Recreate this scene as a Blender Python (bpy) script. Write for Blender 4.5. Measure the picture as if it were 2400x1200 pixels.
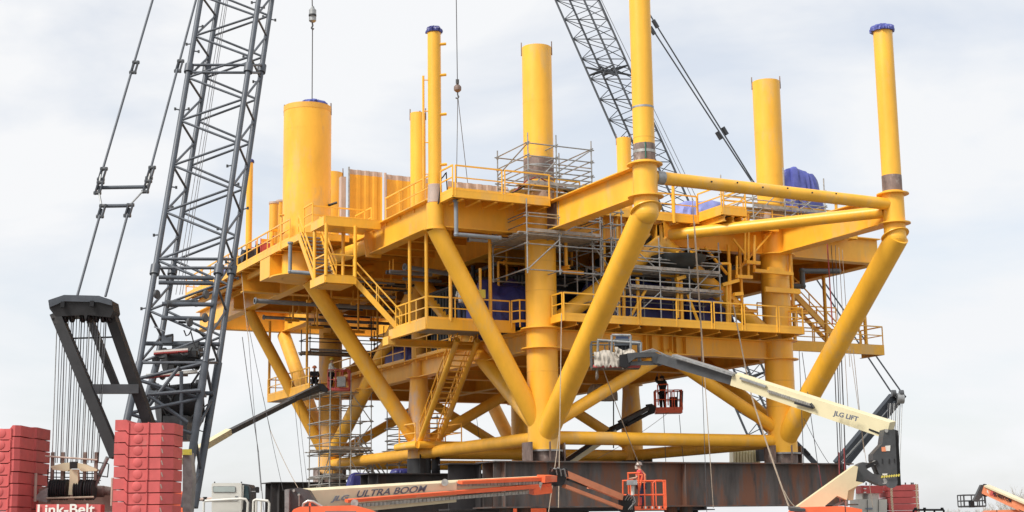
import bpy, math, random
from mathutils import Vector as V, Matrix, noise
random.seed(7)
R_ = math.radians
for o in list(bpy.data.objects): bpy.data.objects.remove(o)
S = bpy.context.scene
COL = S.collection

# ------------------------------------------------------------------ camera
# world frame: origin at the foot of the platform's near corner leg, x along the short face, y along the long face, z up
F = 3504.66; PITCH = .1801; ROLL = .015; YAW = .4761
CAM = V((-33.132, -61.322, -3.5155))
cY, sY = math.cos(YAW), math.sin(YAW)
def hdir(x, y, z): return V((cY*x + sY*y, -sY*x + cY*y, z))
cp, sp = math.cos(PITCH), math.sin(PITCH); cr, sr = math.cos(ROLL), math.sin(ROLL)
FWD = hdir(0, cp, sp)
RGT = hdir(cr, sr*sp, -sr*cp)
UPV = hdir(sr, -cr*sp, cr*cp)
RH, BH = hdir(1, 0, 0), hdir(0, 1, 0)           # horizontal right / away directions seen from the yard gate
def P(px, py, x=None, y=None, z=None, d=None):   # surveyed point: sight line cut by a plane x=, y=, z= or at range d
    r = FWD + RGT*((px-1200)/F) + UPV*((600-py)/F)
    if x is not None: t = (x-CAM.x)/r.x
    elif y is not None: t = (y-CAM.y)/r.y
    elif z is not None: t = (z-CAM.z)/r.z
    else: t = d
    return CAM + r*t
cd = bpy.data.cameras.new('camera'); cam = bpy.data.objects.new('camera', cd); COL.objects.link(cam)
cd.sensor_width = 36; cd.lens = 36*F/2400; cd.clip_end = 6000; cd.clip_start = .5
m = Matrix((RGT, UPV, -FWD)).transposed().to_4x4(); m.translation = CAM
cam.matrix_world = m; S.camera = cam

# ------------------------------------------------------------------ sky, sun, exposure
SUN_DIR = (hdir(-.62, -.55, 0) + V((0, 0, .80))).normalized()
SUN_EL = math.asin(SUN_DIR.z); SUN_AZ = math.atan2(SUN_DIR.x, SUN_DIR.y)
w = bpy.data.worlds.new('World'); S.world = w; w.use_nodes = True
nt = w.node_tree; nt.nodes.clear(); N = nt.nodes.new; L = nt.links.new
out = N('ShaderNodeOutputWorld'); mixs = N('ShaderNodeMixShader')
sky = N('ShaderNodeTexSky'); sky.sky_type = 'NISHITA'; sky.sun_disc = False
sky.sun_elevation = SUN_EL; sky.sun_rotation = SUN_AZ; sky.dust_density = 2.0
bg = N('ShaderNodeBackground'); bg.inputs[1].default_value = .115; L(sky.outputs[0], bg.inputs[0])
bc = N('ShaderNodeBackground'); bc.inputs[1].default_value = 1.0
tc = N('ShaderNodeTexCoord'); mp = N('ShaderNodeMapping'); mp.inputs['Scale'].default_value = (1, 1, 2.6)
mp.inputs['Location'].default_value = (3.1, 1.7, .4)
L(tc.outputs['Generated'], mp.inputs[0])
n1 = N('ShaderNodeTexNoise'); n1.inputs['Scale'].default_value = 4.2; n1.inputs['Detail'].default_value = 6; n1.inputs['Roughness'].default_value = .52; n1.inputs['Distortion'].default_value = .35
L(mp.outputs[0], n1.inputs[0])
r1 = N('ShaderNodeValToRGB'); r1.color_ramp.elements[0].position = .36; r1.color_ramp.elements[0].color = (.66, .66, .66, 1); r1.color_ramp.elements[1].position = .56; r1.color_ramp.elements[1].color = (1, 1, 1, 1)
L(n1.outputs[0], r1.inputs[0])
n2 = N('ShaderNodeTexNoise'); n2.inputs['Scale'].default_value = 2.3; n2.inputs['Detail'].default_value = 5
L(mp.outputs[0], n2.inputs[0])
r2 = N('ShaderNodeValToRGB'); r2.color_ramp.elements[0].position = .3; r2.color_ramp.elements[0].color = (.622, .634, .652, 1); r2.color_ramp.elements[1].position = .66; r2.color_ramp.elements[1].color = (.645, .65, .66, 1)
L(n2.outputs[0], r2.inputs[0]); L(r2.outputs[0], bc.inputs[0])
L(r1.outputs[0], mixs.inputs[0]); L(bg.outputs[0], mixs.inputs[1]); L(bc.outputs[0], mixs.inputs[2]); L(mixs.outputs[0], out.inputs[0])
sl = bpy.data.lights.new('sun', 'SUN'); sl.energy = 2.6; sl.angle = R_(20); sl.color = (1, .95, .88)
so = bpy.data.objects.new('sun', sl); COL.objects.link(so)
so.rotation_euler = (-SUN_DIR).to_track_quat('-Z', 'Y').to_euler()
S.view_settings.view_transform = 'Standard'; S.view_settings.look = 'None'
S.view_settings.exposure = 0.55; S.view_settings.gamma = 1; S.view_settings.use_curve_mapping = False
S.render.engine = 'CYCLES'

# ------------------------------------------------------------------ materials
def mat(name, col, rough=.5, metal=0, var=.12, scale=1.5, col2=None, f2=.0, stretch=(1, 1, 1), bump=0, spec=.5):
    m = bpy.data.materials.new(name); m.use_nodes = True
    t = m.node_tree; b = t.nodes['Principled BSDF']; n = t.nodes.new; k = t.links.new
    b.inputs['Roughness'].default_value = rough; b.inputs['Metallic'].default_value = metal
    b.inputs['Specular IOR Level'].default_value = spec
    g = n('ShaderNodeNewGeometry'); mp = n('ShaderNodeMapping'); mp.inputs['Scale'].default_value = stretch
    k(g.outputs['Position'], mp.inputs[0])
    a = n('ShaderNodeTexNoise'); a.inputs['Scale'].default_value = scale; a.inputs['Detail'].default_value = 6; a.inputs['Roughness'].default_value = .62
    k(mp.outputs[0], a.inputs[0])
    r = n('ShaderNodeValToRGB'); e = r.color_ramp.elements
    e[0].position = .32; e[0].color = tuple(c*(1-var) for c in col)+(1,)
    e[1].position = .68; e[1].color = tuple(min(1, c*(1+var)) for c in col)+(1,)
    k(a.outputs[0], r.inputs[0]); src = r.outputs[0]
    if col2:
        c = n('ShaderNodeTexNoise'); c.inputs['Scale'].default_value = scale*.55; c.inputs['Detail'].default_value = 8; c.inputs['Roughness'].default_value = .7
        k(mp.outputs[0], c.inputs[0])
        q = n('ShaderNodeValToRGB'); q.color_ramp.elements[0].position = 1-f2-.05; q.color_ramp.elements[1].position = 1-f2+.06
        q.color_ramp.elements[0].color = (0, 0, 0, 1); q.color_ramp.elements[1].color = (1, 1, 1, 1)
        k(c.outputs[0], q.inputs[0])
        x = n('ShaderNodeMix'); x.data_type = 'RGBA'; k(q.outputs[0], x.inputs[0]); k(src, x.inputs[6]); x.inputs[7].default_value = tuple(col2)+(1,)
        src = x.outputs[2]
    k(src, b.inputs['Base Color'])
    if bump:
        bp = n('ShaderNodeBump'); bp.inputs['Strength'].default_value = bump; bp.inputs['Distance'].default_value = .05
        k(a.outputs[0], bp.inputs['Height']); k(bp.outputs[0], b.inputs['Normal'])
    rr = n('ShaderNodeMapRange'); rr.inputs[3].default_value = max(.05, rough-.1); rr.inputs[4].default_value = min(1, rough+.15)
    k(a.outputs[0], rr.inputs[0]); k(rr.outputs[0], b.inputs['Roughness'])
    return m
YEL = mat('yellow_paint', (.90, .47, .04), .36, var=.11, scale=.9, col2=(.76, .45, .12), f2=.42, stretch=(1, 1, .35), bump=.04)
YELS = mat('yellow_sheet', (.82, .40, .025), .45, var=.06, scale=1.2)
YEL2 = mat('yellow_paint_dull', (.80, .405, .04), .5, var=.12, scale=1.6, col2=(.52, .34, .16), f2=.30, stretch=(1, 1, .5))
YELG = mat('yellow_paint_primer', (.80, .42, .06), .5, var=.14, scale=.8, col2=(.58, .43, .32), f2=.41, stretch=(1, 1, .4))
PRIM = mat('pink_primer', (.50, .39, .33), .7, var=.15, scale=2, col2=(.32, .22, .16), f2=.36, stretch=(1, 1, .4))
BURN = mat('burnt_weld_steel', (.20, .145, .125), .6, metal=.2, var=.4, scale=3, col2=(.42, .36, .32), f2=.42, stretch=(1, 1, .6))
GALV = mat('galvanised_tube', (.34, .35, .35), .45, metal=.55, var=.25, scale=5)
GRAT = mat('steel_grating', (.27, .28, .29), .6, metal=.4, var=.25, scale=6)
PLANK = mat('scaffold_plank', (.33, .31, .28), .8, var=.3, scale=5, col2=(.16, .13, .11), f2=.4)
BOOMG = mat('blue_grey_paint', (.085, .097, .115), .45, metal=.1, var=.2, scale=2.2, col2=(.14, .15, .155), f2=.34)
BOOMD = mat('dark_boom_paint', (.038, .045, .055), .5, metal=.1, var=.2, scale=2)
BLACK = mat('black_steel', (.015, .015, .017), .5, var=.35, scale=2, col2=(.045, .04, .038), f2=.36)
DKGR = mat('dark_grey_paint', (.075, .08, .085), .42, var=.2, scale=2.5, col2=(.12, .12, .12), f2=.34)
RUST = mat('rusty_mill_steel', (.108, .094, .088), .75, var=.42, scale=1.3, col2=(.20, .09, .054), f2=.47, stretch=(1.3, 1.3, .25), bump=.1)
RUSTD = mat('dark_mill_steel', (.045, .041, .042), .7, var=.3, scale=.9, col2=(.10, .05, .035), f2=.36, stretch=(1.4, 1.4, .3), bump=.1)
RED = mat('faded_red_paint', (.58, .105, .10), .55, var=.14, scale=1.6, col2=(.52, .17, .15), f2=.34)
ORNG = mat('orange_paint', (.88, .15, .055), .4, var=.1, scale=2, col2=(.78, .26, .15), f2=.35)
ORNP = mat('faded_orange_paint', (.85, .30, .15), .5, var=.1, scale=2)
TAN = mat('cream_paint', (.76, .68, .47), .42, var=.08, scale=1.2, col2=(.52, .42, .28), f2=.3)
CREAM = mat('pale_cream_paint', (.72, .65, .42), .42, var=.06, scale=1.2, col2=(.62, .54, .36), f2=.3)
WHITE = mat('white_paint', (.74, .73, .67), .45, var=.06, scale=1.5, col2=(.58, .56, .5), f2=.32)
GREYP = mat('grey_pipe', (.22, .25, .28), .5, var=.12, scale=3)
SILV = mat('zinc_chain', (.42, .41, .38), .4, metal=.6, var=.25, scale=7)
TARP = mat('blue_tarpaulin', (.042, .046, .20), .42, var=.25, scale=1.4, col2=(.09, .10, .32), f2=.36)
TARPL = mat('pale_blue_tarpaulin', (.20, .23, .50), .5, var=.18, scale=1.4, col2=(.28, .31, .66), f2=.36)
TARPR = mat('royal_blue_tarpaulin', (.07, .085, .31), .45, var=.25, scale=1.4, col2=(.12, .14, .42), f2=.36)
CLOTH = mat('dirty_canvas', (.46, .42, .36), .85, var=.18, scale=4, col2=(.36, .28, .22), f2=.36)
WIRE = mat('wire_rope', (.10, .10, .105), .5, metal=.5, var=.2, scale=8)
ROPE = mat('manila_rope', (.36, .29, .22), .9, var=.2, scale=8)
REDROPE = mat('red_hose', (.33, .06, .06), .6, var=.2, scale=8)
DKEQ = mat('dark_equipment', (.035, .042, .045), .55, var=.4, scale=1.6, col2=(.09, .08, .07), f2=.38)
GREEN = mat('green_paint', (.03, .13, .09), .5, var=.2)
GLASS = mat('dark_glass', (.05, .08, .09), .08, var=.1)
GLASSL = mat('pale_glass', (.46, .52, .50), .12, var=.08)
GROUND = mat('gravel_yard', (.165, .15, .13), .95, var=.2, scale=.6, col2=(.22, .19, .16), f2=.45, bump=.3)
BARK = mat('bare_twigs', (.46, .43, .38), .9, var=.2, scale=3)  # pale albedo stands in for haze over the far trees
SCRUB = mat('dry_scrub', (.48, .47, .39), .95, var=.2, scale=.4)  # distance haze put into the pale scrub colour
SKIN = mat('skin', (.46, .27, .19), .6, var=.06, scale=9)
REDSH = mat('red_shirt', (.62, .06, .07), .85, var=.12, scale=9)
NAVY = mat('navy_denim', (.03, .042, .085), .9, var=.2, scale=9)
DARKC = mat('dark_clothes', (.022, .023, .028), .9, var=.25, scale=9)
GREYSH = mat('pale_grey_shirt', (.50, .50, .47), .9, var=.1, scale=9)
WHITEC = mat('white_coverall', (.62, .65, .62), .9, var=.1, scale=9)
BROWNH = mat('scuffed_silver_hat', (.36, .30, .27), .35, metal=.4, var=.2, scale=12)
LBLUE = mat('slate_lettering', (.11, .13, .18), .5, var=.05)
LGREY = mat('grey_lettering', (.24, .28, .34), .5, var=.05)
LWHITE = mat('white_lettering', (.78, .76, .70), .5, var=.05)
LBLACK = mat('black_lettering', (.02, .02, .025), .5, var=.05)
HAZY = mat('yellow_marking', (.72, .62, .12), .5, var=.1)
BRASS = mat('yellow_lamp', (.72, .60, .08), .5, var=.1)

# ------------------------------------------------------------------ mesh helpers
class MB:
    def __init__(s): s.v = []; s.f = []; s.sm = []
    def add(s, vs, fs, smooth=False):
        b = len(s.v); s.v += [tuple(p) for p in vs]
        for f in fs: s.f.append([i+b for i in f]); s.sm.append(smooth)
    def hexa(s, a):       # 8 points: bottom ring 0-3, top ring 4-7
        s.add(a, [(3, 2, 1, 0), (4, 5, 6, 7), (0, 1, 5, 4), (1, 2, 6, 5), (2, 3, 7, 6), (3, 0, 4, 7)])
    def box(s, x0, x1, y0, y1, z0, z1):
        s.hexa([(x0,y0,z0),(x1,y0,z0),(x1,y1,z0),(x0,y1,z0),(x0,y0,z1),(x1,y0,z1),(x1,y1,z1),(x0,y1,z1)])
    def beam(s, p, q, h, w, up=V((0, 0, 1)), h2=None, w2=None):     # box along p->q
        p, q = V(p), V(q); d = (q-p).normalized(); sd = d.cross(up).normalized(); u = sd.cross(d)
        h2 = h if h2 is None else h2; w2 = w if w2 is None else w2
        a = []
        for c, hh, ww in ((p, h, w), (q, h2, w2)):
            a += [c-u*hh/2-sd*ww/2, c-u*hh/2+sd*ww/2, c+u*hh/2+sd*ww/2, c+u*hh/2-sd*ww/2]
        s.hexa(a)
    def tube(s, p, q, r, n=16, r2=None, cap=True):
        p, q = V(p), V(q); d = (q-p).normalized(); r2 = r if r2 is None else r2
        u = d.orthogonal().normalized(); w = d.cross(u); a = []
        for c, rr in ((p, r), (q, r2)):
            for i in range(n):
                t = 2*math.pi*i/n; a.append(c+(u*math.cos(t)+w*math.sin(t))*rr)
        s.add(a, [(i, (i+1) % n, n+(i+1) % n, n+i) for i in range(n)], True)
        if cap: s.add(a[:n], [list(range(n))[::-1]]); s.add(a[n:], [list(range(n))])
    def lathe(s, c, prof, n=32, axis=V((0, 0, 1))):
        c = V(c); u = axis.orthogonal().normalized(); w = axis.cross(u)
        a = [c+axis*z+(u*math.cos(2*math.pi*i/n)+w*math.sin(2*math.pi*i/n))*r for r, z in prof for i in range(n)]
        s.add(a, [(k*n+i, k*n+(i+1) % n, (k+1)*n+(i+1) % n, (k+1)*n+i) for k in range(len(prof)-1) for i in range(n)], True)
    def prism(s, pts, ext):        # planar outline pushed along ext
        n = len(pts); a = [V(p) for p in pts]; ext = V(ext)
        s.add(a+[p+ext for p in a], [list(range(n))[::-1], list(range(n, 2*n))]+[(i, (i+1) % n, n+(i+1) % n, n+i) for i in range(n)])
    def path(s, pts, r, n=6):
        pts = [V(p) for p in pts]
        a = []; d0 = (pts[1]-pts[0]).normalized(); u = d0.orthogonal().normalized()
        for i, p in enumerate(pts):
            d = (pts[min(i+1, len(pts)-1)]-pts[max(i-1, 0)]).normalized()
            u = (u-d*u.dot(d)).normalized(); w = d.cross(u)
            a += [p+(u*math.cos(2*math.pi*k/n)+w*math.sin(2*math.pi*k/n))*r for k in range(n)]
        s.add(a, [(i*n+k, i*n+(k+1) % n, (i+1)*n+(k+1) % n, (i+1)*n+k) for i in range(len(pts)-1) for k in range(n)], True)
        s.add(a[:n], [list(range(n))[::-1]]); s.add(a[-n:], [list(range(n))])
    def mesh(s, name, m):
        me = bpy.data.meshes.new(name); me.from_pydata(s.v, [], s.f)
        me.polygons.foreach_set('use_smooth', s.sm); me.materials.append(m); me.validate(); me.update()
        if any(s.sm): me.set_sharp_from_angle(angle=R_(38))
        return me
    def build(s, name, m, parent=None):
        return link(bpy.data.objects.new(name, s.mesh(name, m)), parent)
def wpos(o):
    p = V((0, 0, 0))
    while o: p += o.location if o.type == 'EMPTY' else V((0, 0, 0)); o = o.parent
    return p
def link(o, parent=None):
    COL.objects.link(o)
    if parent:
        o.parent = parent
        # undo the parent's own transform so that children are given in world coordinates
        o.matrix_parent_inverse = (WM.get(parent.name) or Matrix()).inverted()
    return o
WM = {}
def thing(name, label, cat, loc=(0, 0, 0), group=None):
    o = bpy.data.objects.new(name, None); COL.objects.link(o); o.location = V(loc); o.empty_display_size = .2
    o['label'] = label; o['category'] = cat
    if group: o['group'] = group
    WM[o.name] = Matrix.Translation(V(loc)); return o
def tag(o, label, cat, group=None):
    o['label'] = label; o['category'] = cat
    if group: o['group'] = group
    return o
_unit = {}
def rod(name, p, q, r, m, parent=None, n=8, r2=None):
    p, q = V(p), V(q); d = q-p
    if d.length < 1e-4: return None
    key = (m.name, n, r2)
    if key not in _unit:
        b = MB(); b.tube((0, 0, 0), (0, 0, 1), 1, n, r2=r2); _unit[key] = b.mesh('tube_'+m.name, m)
    o = bpy.data.objects.new(name, _unit[key])
    M = Matrix.Translation(p) @ d.to_track_quat('Z', 'Y').to_matrix().to_4x4() @ Matrix.Diagonal((r, r, d.length, 1))
    o.matrix_basis = M; link(o, parent); WM[o.name] = M
    return o
def bar(name, p, q, h, w, m, parent=None, up=V((0, 0, 1)), h2=None, w2=None):
    b = MB(); b.beam(p, q, h, w, up, h2, w2); return b.build(name, m, parent)
def box(name, x0, x1, y0, y1, z0, z1, m, parent=None):
    b = MB(); b.box(x0, x1, y0, y1, z0, z1); return b.build(name, m, parent)
_ub = {}
def ubox(name, M, m, parent=None):        # shared unit cube
    if m.name not in _ub:
        b = MB(); b.box(-.5, .5, -.5, .5, -.5, .5); _ub[m.name] = b.mesh('block_'+m.name, m)
    o = bpy.data.objects.new(name, _ub[m.name]); o.matrix_basis = M; link(o, parent); WM[o.name] = M; return o
def ubar(name, p, q, h, w, m, parent=None, up=V((0, 0, 1))):
    p, q = V(p), V(q); d = (q-p).normalized(); sd = d.cross(up).normalized(); u = sd.cross(d)
    M = Matrix((d*(q-p).length, sd*w, u*h)).transposed().to_4x4(); M.translation = (p+q)/2
    return ubox(name, M, m, parent)
def ibeam(name, p, q, h, w, m, parent=None, tw=.03, tf=.05):   # p, q on the underside
    p, q = V(p), V(q); b = MB(); z = V((0, 0, 1))
    b.beam(p+z*tf/2, q+z*tf/2, tf, w); b.beam(p+z*(h-tf/2), q+z*(h-tf/2), tf, w); b.beam(p+z*h/2, q+z*h/2, h-2*tf, tw)
    return b.build(name, m, parent)
def railing(pts, m, parent, h=1.05, sp=1.6, r=.032, toe=True, name='railing'):
    pts = [V(p) for p in pts]; z = V((0, 0, 1)); b = MB()
    for a, c in zip(pts, pts[1:]):
        b.beam(a+z*h, c+z*h, .065, .065); b.beam(a+z*h*.52, c+z*h*.52, .05, .05)
        if toe: b.beam(a+z*.06, c+z*.06, .12, .015)
    rl = b.build(name, m, parent)
    for i, (a, c) in enumerate(zip(pts, pts[1:])):
        n = max(1, round((c-a).length/sp))
        for k in range(0 if i == 0 else 1, n+1):
            p = a.lerp(c, k/n); rod('post', p-z*.25, p+z*h, .036, m, rl)
    return rl
def cable(p, q, r, m, name, label, cat, sag=0, group=None):
    p, q = V(p), V(q); b = MB(); n = 2 if sag == 0 else 12
    b.path([p.lerp(q, i/(n-1))-V((0, 0, 1))*sag*4*(i/(n-1))*(1-i/(n-1)) for i in range(n)], r, 5)
    return tag(b.build(name, m), label, cat, group)
def text(name, s, org, right, up, width, height, m, parent, shear=0, bold=.02):
    c = bpy.data.curves.new(name, 'FONT'); c.body = s; c.size = 1; c.extrude = .006; c.shear = shear; c.offset = bold
    c.materials.append(m); o = bpy.data.objects.new(name, c); COL.objects.link(o)
    bpy.context.view_layer.update(); dx, dy = o.dimensions.x, o.dimensions.y
    right = right.normalized(); nrm = right.cross(up).normalized(); up = nrm.cross(right)
    M = Matrix((right*(width/dx), up*(height/dy), nrm)).transposed().to_4x4(); M.translation = V(org)
    o.matrix_basis = M
    me = bpy.data.meshes.new_from_object(o.evaluated_get(bpy.context.evaluated_depsgraph_get())); bpy.data.objects.remove(o); bpy.data.curves.remove(c)
    o = bpy.data.objects.new(name, me); COL.objects.link(o); o.matrix_basis = M
    if parent: o.parent = parent; o.matrix_parent_inverse = (WM.get(parent.name) or Matrix()).inverted()
    return o
GZ = -5.6
# ------------------------------------------------------------------ ground and skid beams
b = MB(); b.box(-1500, 1500, -200, 3500, GZ-1, GZ); o = b.build('ground', GROUND); o['kind'] = 'structure'
W, D3, D4 = 13.7, 14.38, 28.38
BT = -.52
def skid(y, x0, x1, label, m, h=2.1):
    t = thing('skid_beam', label, 'steel beam', (x0, y, BT-h), 'steel skid beams under the platform legs')
    for dy in (-.55, .55):
        b = MB(); b.box(x0, x1, y+dy-.03, y+dy+.03, BT-h+.06, BT-.06); b.build('web_plate', m, t)
    b = MB(); b.box(x0-.15, x1+.15, y-1.0, y+1.0, BT-.06, BT); b.build('top_flange', m, t)
    b = MB(); b.box(x0-.3, x1+.3, y-1.0, y+1.0, BT-h, BT-h+.06); b.build('bottom_flange', m, t)
    for i in range(5):
        xx = x0+.4+(x1-x0-.8)*i/4
        if i in (0, 2, 4): box('stiffener', xx-.02, xx+.02, y-.95, y-.58, BT-h+.06, BT-.06, m, t)
    for xx in (x0+1.2, (x0+x1)/2, x1-1.2):
        rod('support_pile', (xx-.3, y, GZ), (xx-.3, y, BT-h), .32, m, t, 16); rod('support_pile', (xx+.6, y, GZ), (xx+.6, y, BT-h), .32, m, t, 16)
skid(0, -2.9, 17.2, 'long rusty steel skid beam in front, carrying the two nearest platform legs', RUST)
skid(D3, -3.2, 18.4, 'dark steel skid beam in the middle, passing under the tapered yellow legs', RUSTD)
skid(D4, -4.0, 18.4, 'farthest dark steel skid beam, with its open end left of the scaffold tower', RUSTD)
b = MB(); b.box(-4.3, -2.85, 1.25, 1.3, BT-2.1, BT-.1); b.box(-4.5, -2.85, .7, 1.9, BT-.1, BT-.05); b.box(-4.5, -2.85, .7, 1.9, BT-2.16, BT-2.1); b.box(-2.95, -2.89, .7, 1.25, BT-2.1, BT-.1)
tag(b.build('steel_beam_end', RUSTD), 'short dark beam stub beside the left end of the front skid beam', 'steel beam')

# ------------------------------------------------------------------ the platform
PL = thing('offshore_platform', 'huge yellow offshore platform topside on six thick legs with decks, braces and stairs', 'offshore platform', (0, 0, 0))
def ring(p, r, ro, parent, m=YEL, t=.05, axis=V((0, 0, 1))):
    b = MB(); b.lathe(p, [(r-.02, 0), (ro, 0), (ro, t), (r-.02, t)], 40, axis); return b.build('flange_ring', m, parent)
def lugs(c, r, z, parent, n=4, ph=.6, m=None):
    m = m or BURN
    for a in (2.62, .95, 5.75, 3.3)[:n]:
        p = V((c[0]+math.cos(a)*r, c[1]+math.sin(a)*r, z)); k = .62; d = V((math.cos(a), math.sin(a), 0)); s = V((0, 0, 1)).cross(d)
        b = MB(); b.prism([p-s*.13*k-V((0, 0, .3)), p+s*.13*k-V((0, 0, .3)), p+s*.10*k+V((0, 0, .06)), p+s*.02+V((0, 0, .36)), p-s*.07+V((0, 0, .36))], d*.05); b.build('lifting_lug', m, parent)
TOP = 19.42
def column(x, y, r, z0, z1, m, name='leg', prof=None, n=48):
    b = MB(); b.lathe((x, y, 0), prof or [(0, z0), (r, z0), (r, z1), (r-.06, z1), (r-.06, z1-1.2), (0, z1-1.2)], n); return b.build(name, m, PL)
legs = {}
for k, (x, y) in {'L1': (0, 0), 'L2': (W, 0), 'L4': (0, D4), 'L5': (W, D4)}.items():
    far = y > 1
    lg = column(x, y, .735, 0.02, 11.48, YELG if (far and x == 0) else YEL); legs[k] = lg
    up = column(x, y, .72, 11.48, TOP, YEL, 'leg_extension')
    for z in (4.70, 5.64): ring((x, y, z), .735, 1.0, lg)
    for z in (10.082, 11.455): ring((x, y, z), .735, 1.08, lg)
    lugs((x, y), .71, TOP-.06, up, 3, 2.6)
    b = MB(); b.lathe((x, y, 0), [(.722, 11.50), (.732, 11.50), (.732, 12.66), (.722, 12.66)], 48); b.build('primer_band', PRIM, up)
    if not far:
        b = MB(); b.lathe((x, y, 0), [(.722, 12.75), (.728, 12.75), (.728, 13.85), (.722, 13.85)], 48)
        if k == 'L1': b.build('burnt_band', BURN, up); ring((x, y, 13.42), .722, .735, up, GALV, .08)
    for z in (2.3, 3.6, 7.4, 8.8): ring((x, y, z), .73, .739, lg, YEL2, .045)
    for z in (14.2, 16.6): ring((x, y, z), .715, .724, up, YEL, .03)
    # foot: base ring, guide plates and jacket stub
    b = MB(); b.lathe((x, y, 0), [(.70, -.06), (.88, -.06), (.88, .02), (.70, .02)], 40); b.build('base_ring', GALV, lg)
    b = MB(); b.lathe((x, y, 0), [(.72, BT), (.72, -.06)], 40); b.build('leg_stub', BURN, lg)
    for dx, dy, sx, sy in ((-.97, -.2, .04, .45), (.97, .2, .04, .45), (-.2, -.97, .03, .03), (.45, .95, .4, .04)):
        box('guide_plate', x+dx-sx, x+dx+sx, y+dy-sy, y+dy+sy, BT, .36 if sx < .1 else .25, BURN, lg)
for k, (x, y) in {'L3': (0, D3), 'L6': (W, D3)}.items():
    lg = column(x, y, .4, .02, TOP, YELG, prof=[(0, .02), (.62, .02), (.62, 2.5), (.50, 4.3), (.50, 4.7), (.40, 4.75), (.40, 11.5)])
    legs[k] = lg
    up = column(x, y, .44, 11.5, TOP+.42, YEL, 'leg_extension')
    lugs((x, y), .42, TOP+.34, up, 3, 2.6)
    for z in (4.70, 5.64): ring((x, y, z), .40, .72, lg)
    for z in (10.082, 11.455): ring((x, y, z), .40, .8, lg)
    b = MB(); b.lathe((x, y, 0), [(.66, BT), (.66, .3), (.60, .3)], 40); b.build('leg_stub', BLACK, lg)
    for dx, dy, sx, sy in ((.95, -.1, .04, .5), (-.3, -.85, .03, .03)): box('guide_plate', x+dx-sx, x+dx+sx, y+dy-sy, y+dy+sy, BT, .5, BLACK, lg)
def brace(p, q, r, m=YEL, name='brace', n=32):
    b = MB(); b.tube(p, q, r, n); return b.build(name, m, PL)
# horizontal frame at the feet
for p, q in (((0,0),(W,0)), ((0,0),(0,D3)), ((0,D3),(0,D4)), ((W,0),(W,D3)), ((W,D3),(W,D4)), ((0,D4),(W,D4)), ((0,D3),(W,D3))):
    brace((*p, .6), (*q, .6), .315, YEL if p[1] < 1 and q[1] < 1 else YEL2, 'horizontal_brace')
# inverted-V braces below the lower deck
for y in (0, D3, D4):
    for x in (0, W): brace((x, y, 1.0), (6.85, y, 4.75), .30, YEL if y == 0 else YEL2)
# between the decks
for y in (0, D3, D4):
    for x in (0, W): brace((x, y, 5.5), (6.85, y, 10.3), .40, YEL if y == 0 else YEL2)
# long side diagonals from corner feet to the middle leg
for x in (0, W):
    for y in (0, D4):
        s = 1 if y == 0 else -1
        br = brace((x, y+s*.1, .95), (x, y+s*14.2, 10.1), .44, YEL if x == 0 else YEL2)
        a = V((x, y+s*.1, .95)); c = V((x, y+s*14.2, 10.1)); ring(a.lerp(c, .42), .43, .62, br, YEL, .04)
# knee braces to the outboard nodes
for x in (0, W):
    brace((x, -.3, .78), (x, -9.3, 9.45), .53); brace((x, D4+.3, .9), (x, D4+9.3, 9.9), .46, YEL2)
brace((-.3, 0, 1.2), (-5.45, 0, 10.1), .43)
brace((-.3, D3, 1.5), (-6.4, D3, 9.8), .44)
brace((-.3, D4, 1.2), (-5.45, D4, 10.1), .36, YEL2)
# outboard nodes with their pipes
def node(x, y, r, ztop, rp, label=None, cut=False):
    b = MB(); b.lathe((x, y, 0), [(0, 9.3), (r, 9.3), (r, 11.6), (0, 11.6)], 40); nd = b.build('node_can', YEL, PL)
    ring((x, y, 11.45), r, r+.24, nd); ring((x, y, 10.06), r, r+.24, nd)
    b = MB(); b.lathe((x, y, 9.42), [(0, -r*1.02)]+[(r*1.02*math.cos(R_(a)), r*1.02*math.sin(R_(a))) for a in range(-80, 81, 10)]+[(0, r*1.02)], 32); b.build('node_elbow', YEL, nd)
    ax = V((0, .42, 1)).normalized(); ring((x, y, 9.52), r, r+.16, nd, YEL, .04, ax)
    b = MB(); b.lathe((x, y, 0), [(0, 11.5), (rp, 11.5), (rp, ztop), (rp-.04, ztop), (rp-.04, ztop-.6), (0, ztop-.6)], 40); st = b.build('stub_column', YEL, PL)
    b = MB(); b.lathe((x, y, 0), [(rp-.01, 11.55), (rp+.008, 11.55), (rp+.008, 12.35), (rp-.01, 12.35)], 40); b.build('burnt_band', BURN, st)
    return st
st = node(0, -9.4, .52, 23.5, .455)
ring((0, -9.4, 11.95), .455, .475, st, SILV, .12); ring((0, -9.4, 13.9), .45, .463, st, GALV, .09); ring((0, -9.4, 12.6), .45, .459, st, YEL2, .03)
rod('tape_mark', (-.21, -9.4-.43, 11.65), (-.21, -9.4-.43, 12.35), .03, GREEN, st)
st3 = node(W, -9.15, .5, 19.5, .45)
# near-side pipes joining the nodes
brace((0, -9.4, 10.98), (W, -9.15, 10.98), .28, YEL, 'node_pipe')
b = MB(); b.lathe((.52, -9.4, 10.98), [(.285, 0), (.295, 0), (.295, .38), (.285, .38)], 32, V((1, .018, 0)).normalized()); b.build('weld_band', GALV, PL)
for i in range(6): rod('pipe_hole', (3.2+i*1.35, -9.4-.26+.02, 11.02+(.05 if i % 2 else -.03)), (3.2+i*1.35, -9.4-.275, 11.02+(.05 if i % 2 else -.03)), .04, BLACK, PL)
brace((W-.3, -8.8, 10.68), (7.2, -.2, 10.68), .285, YEL, 'node_pipe')
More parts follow.
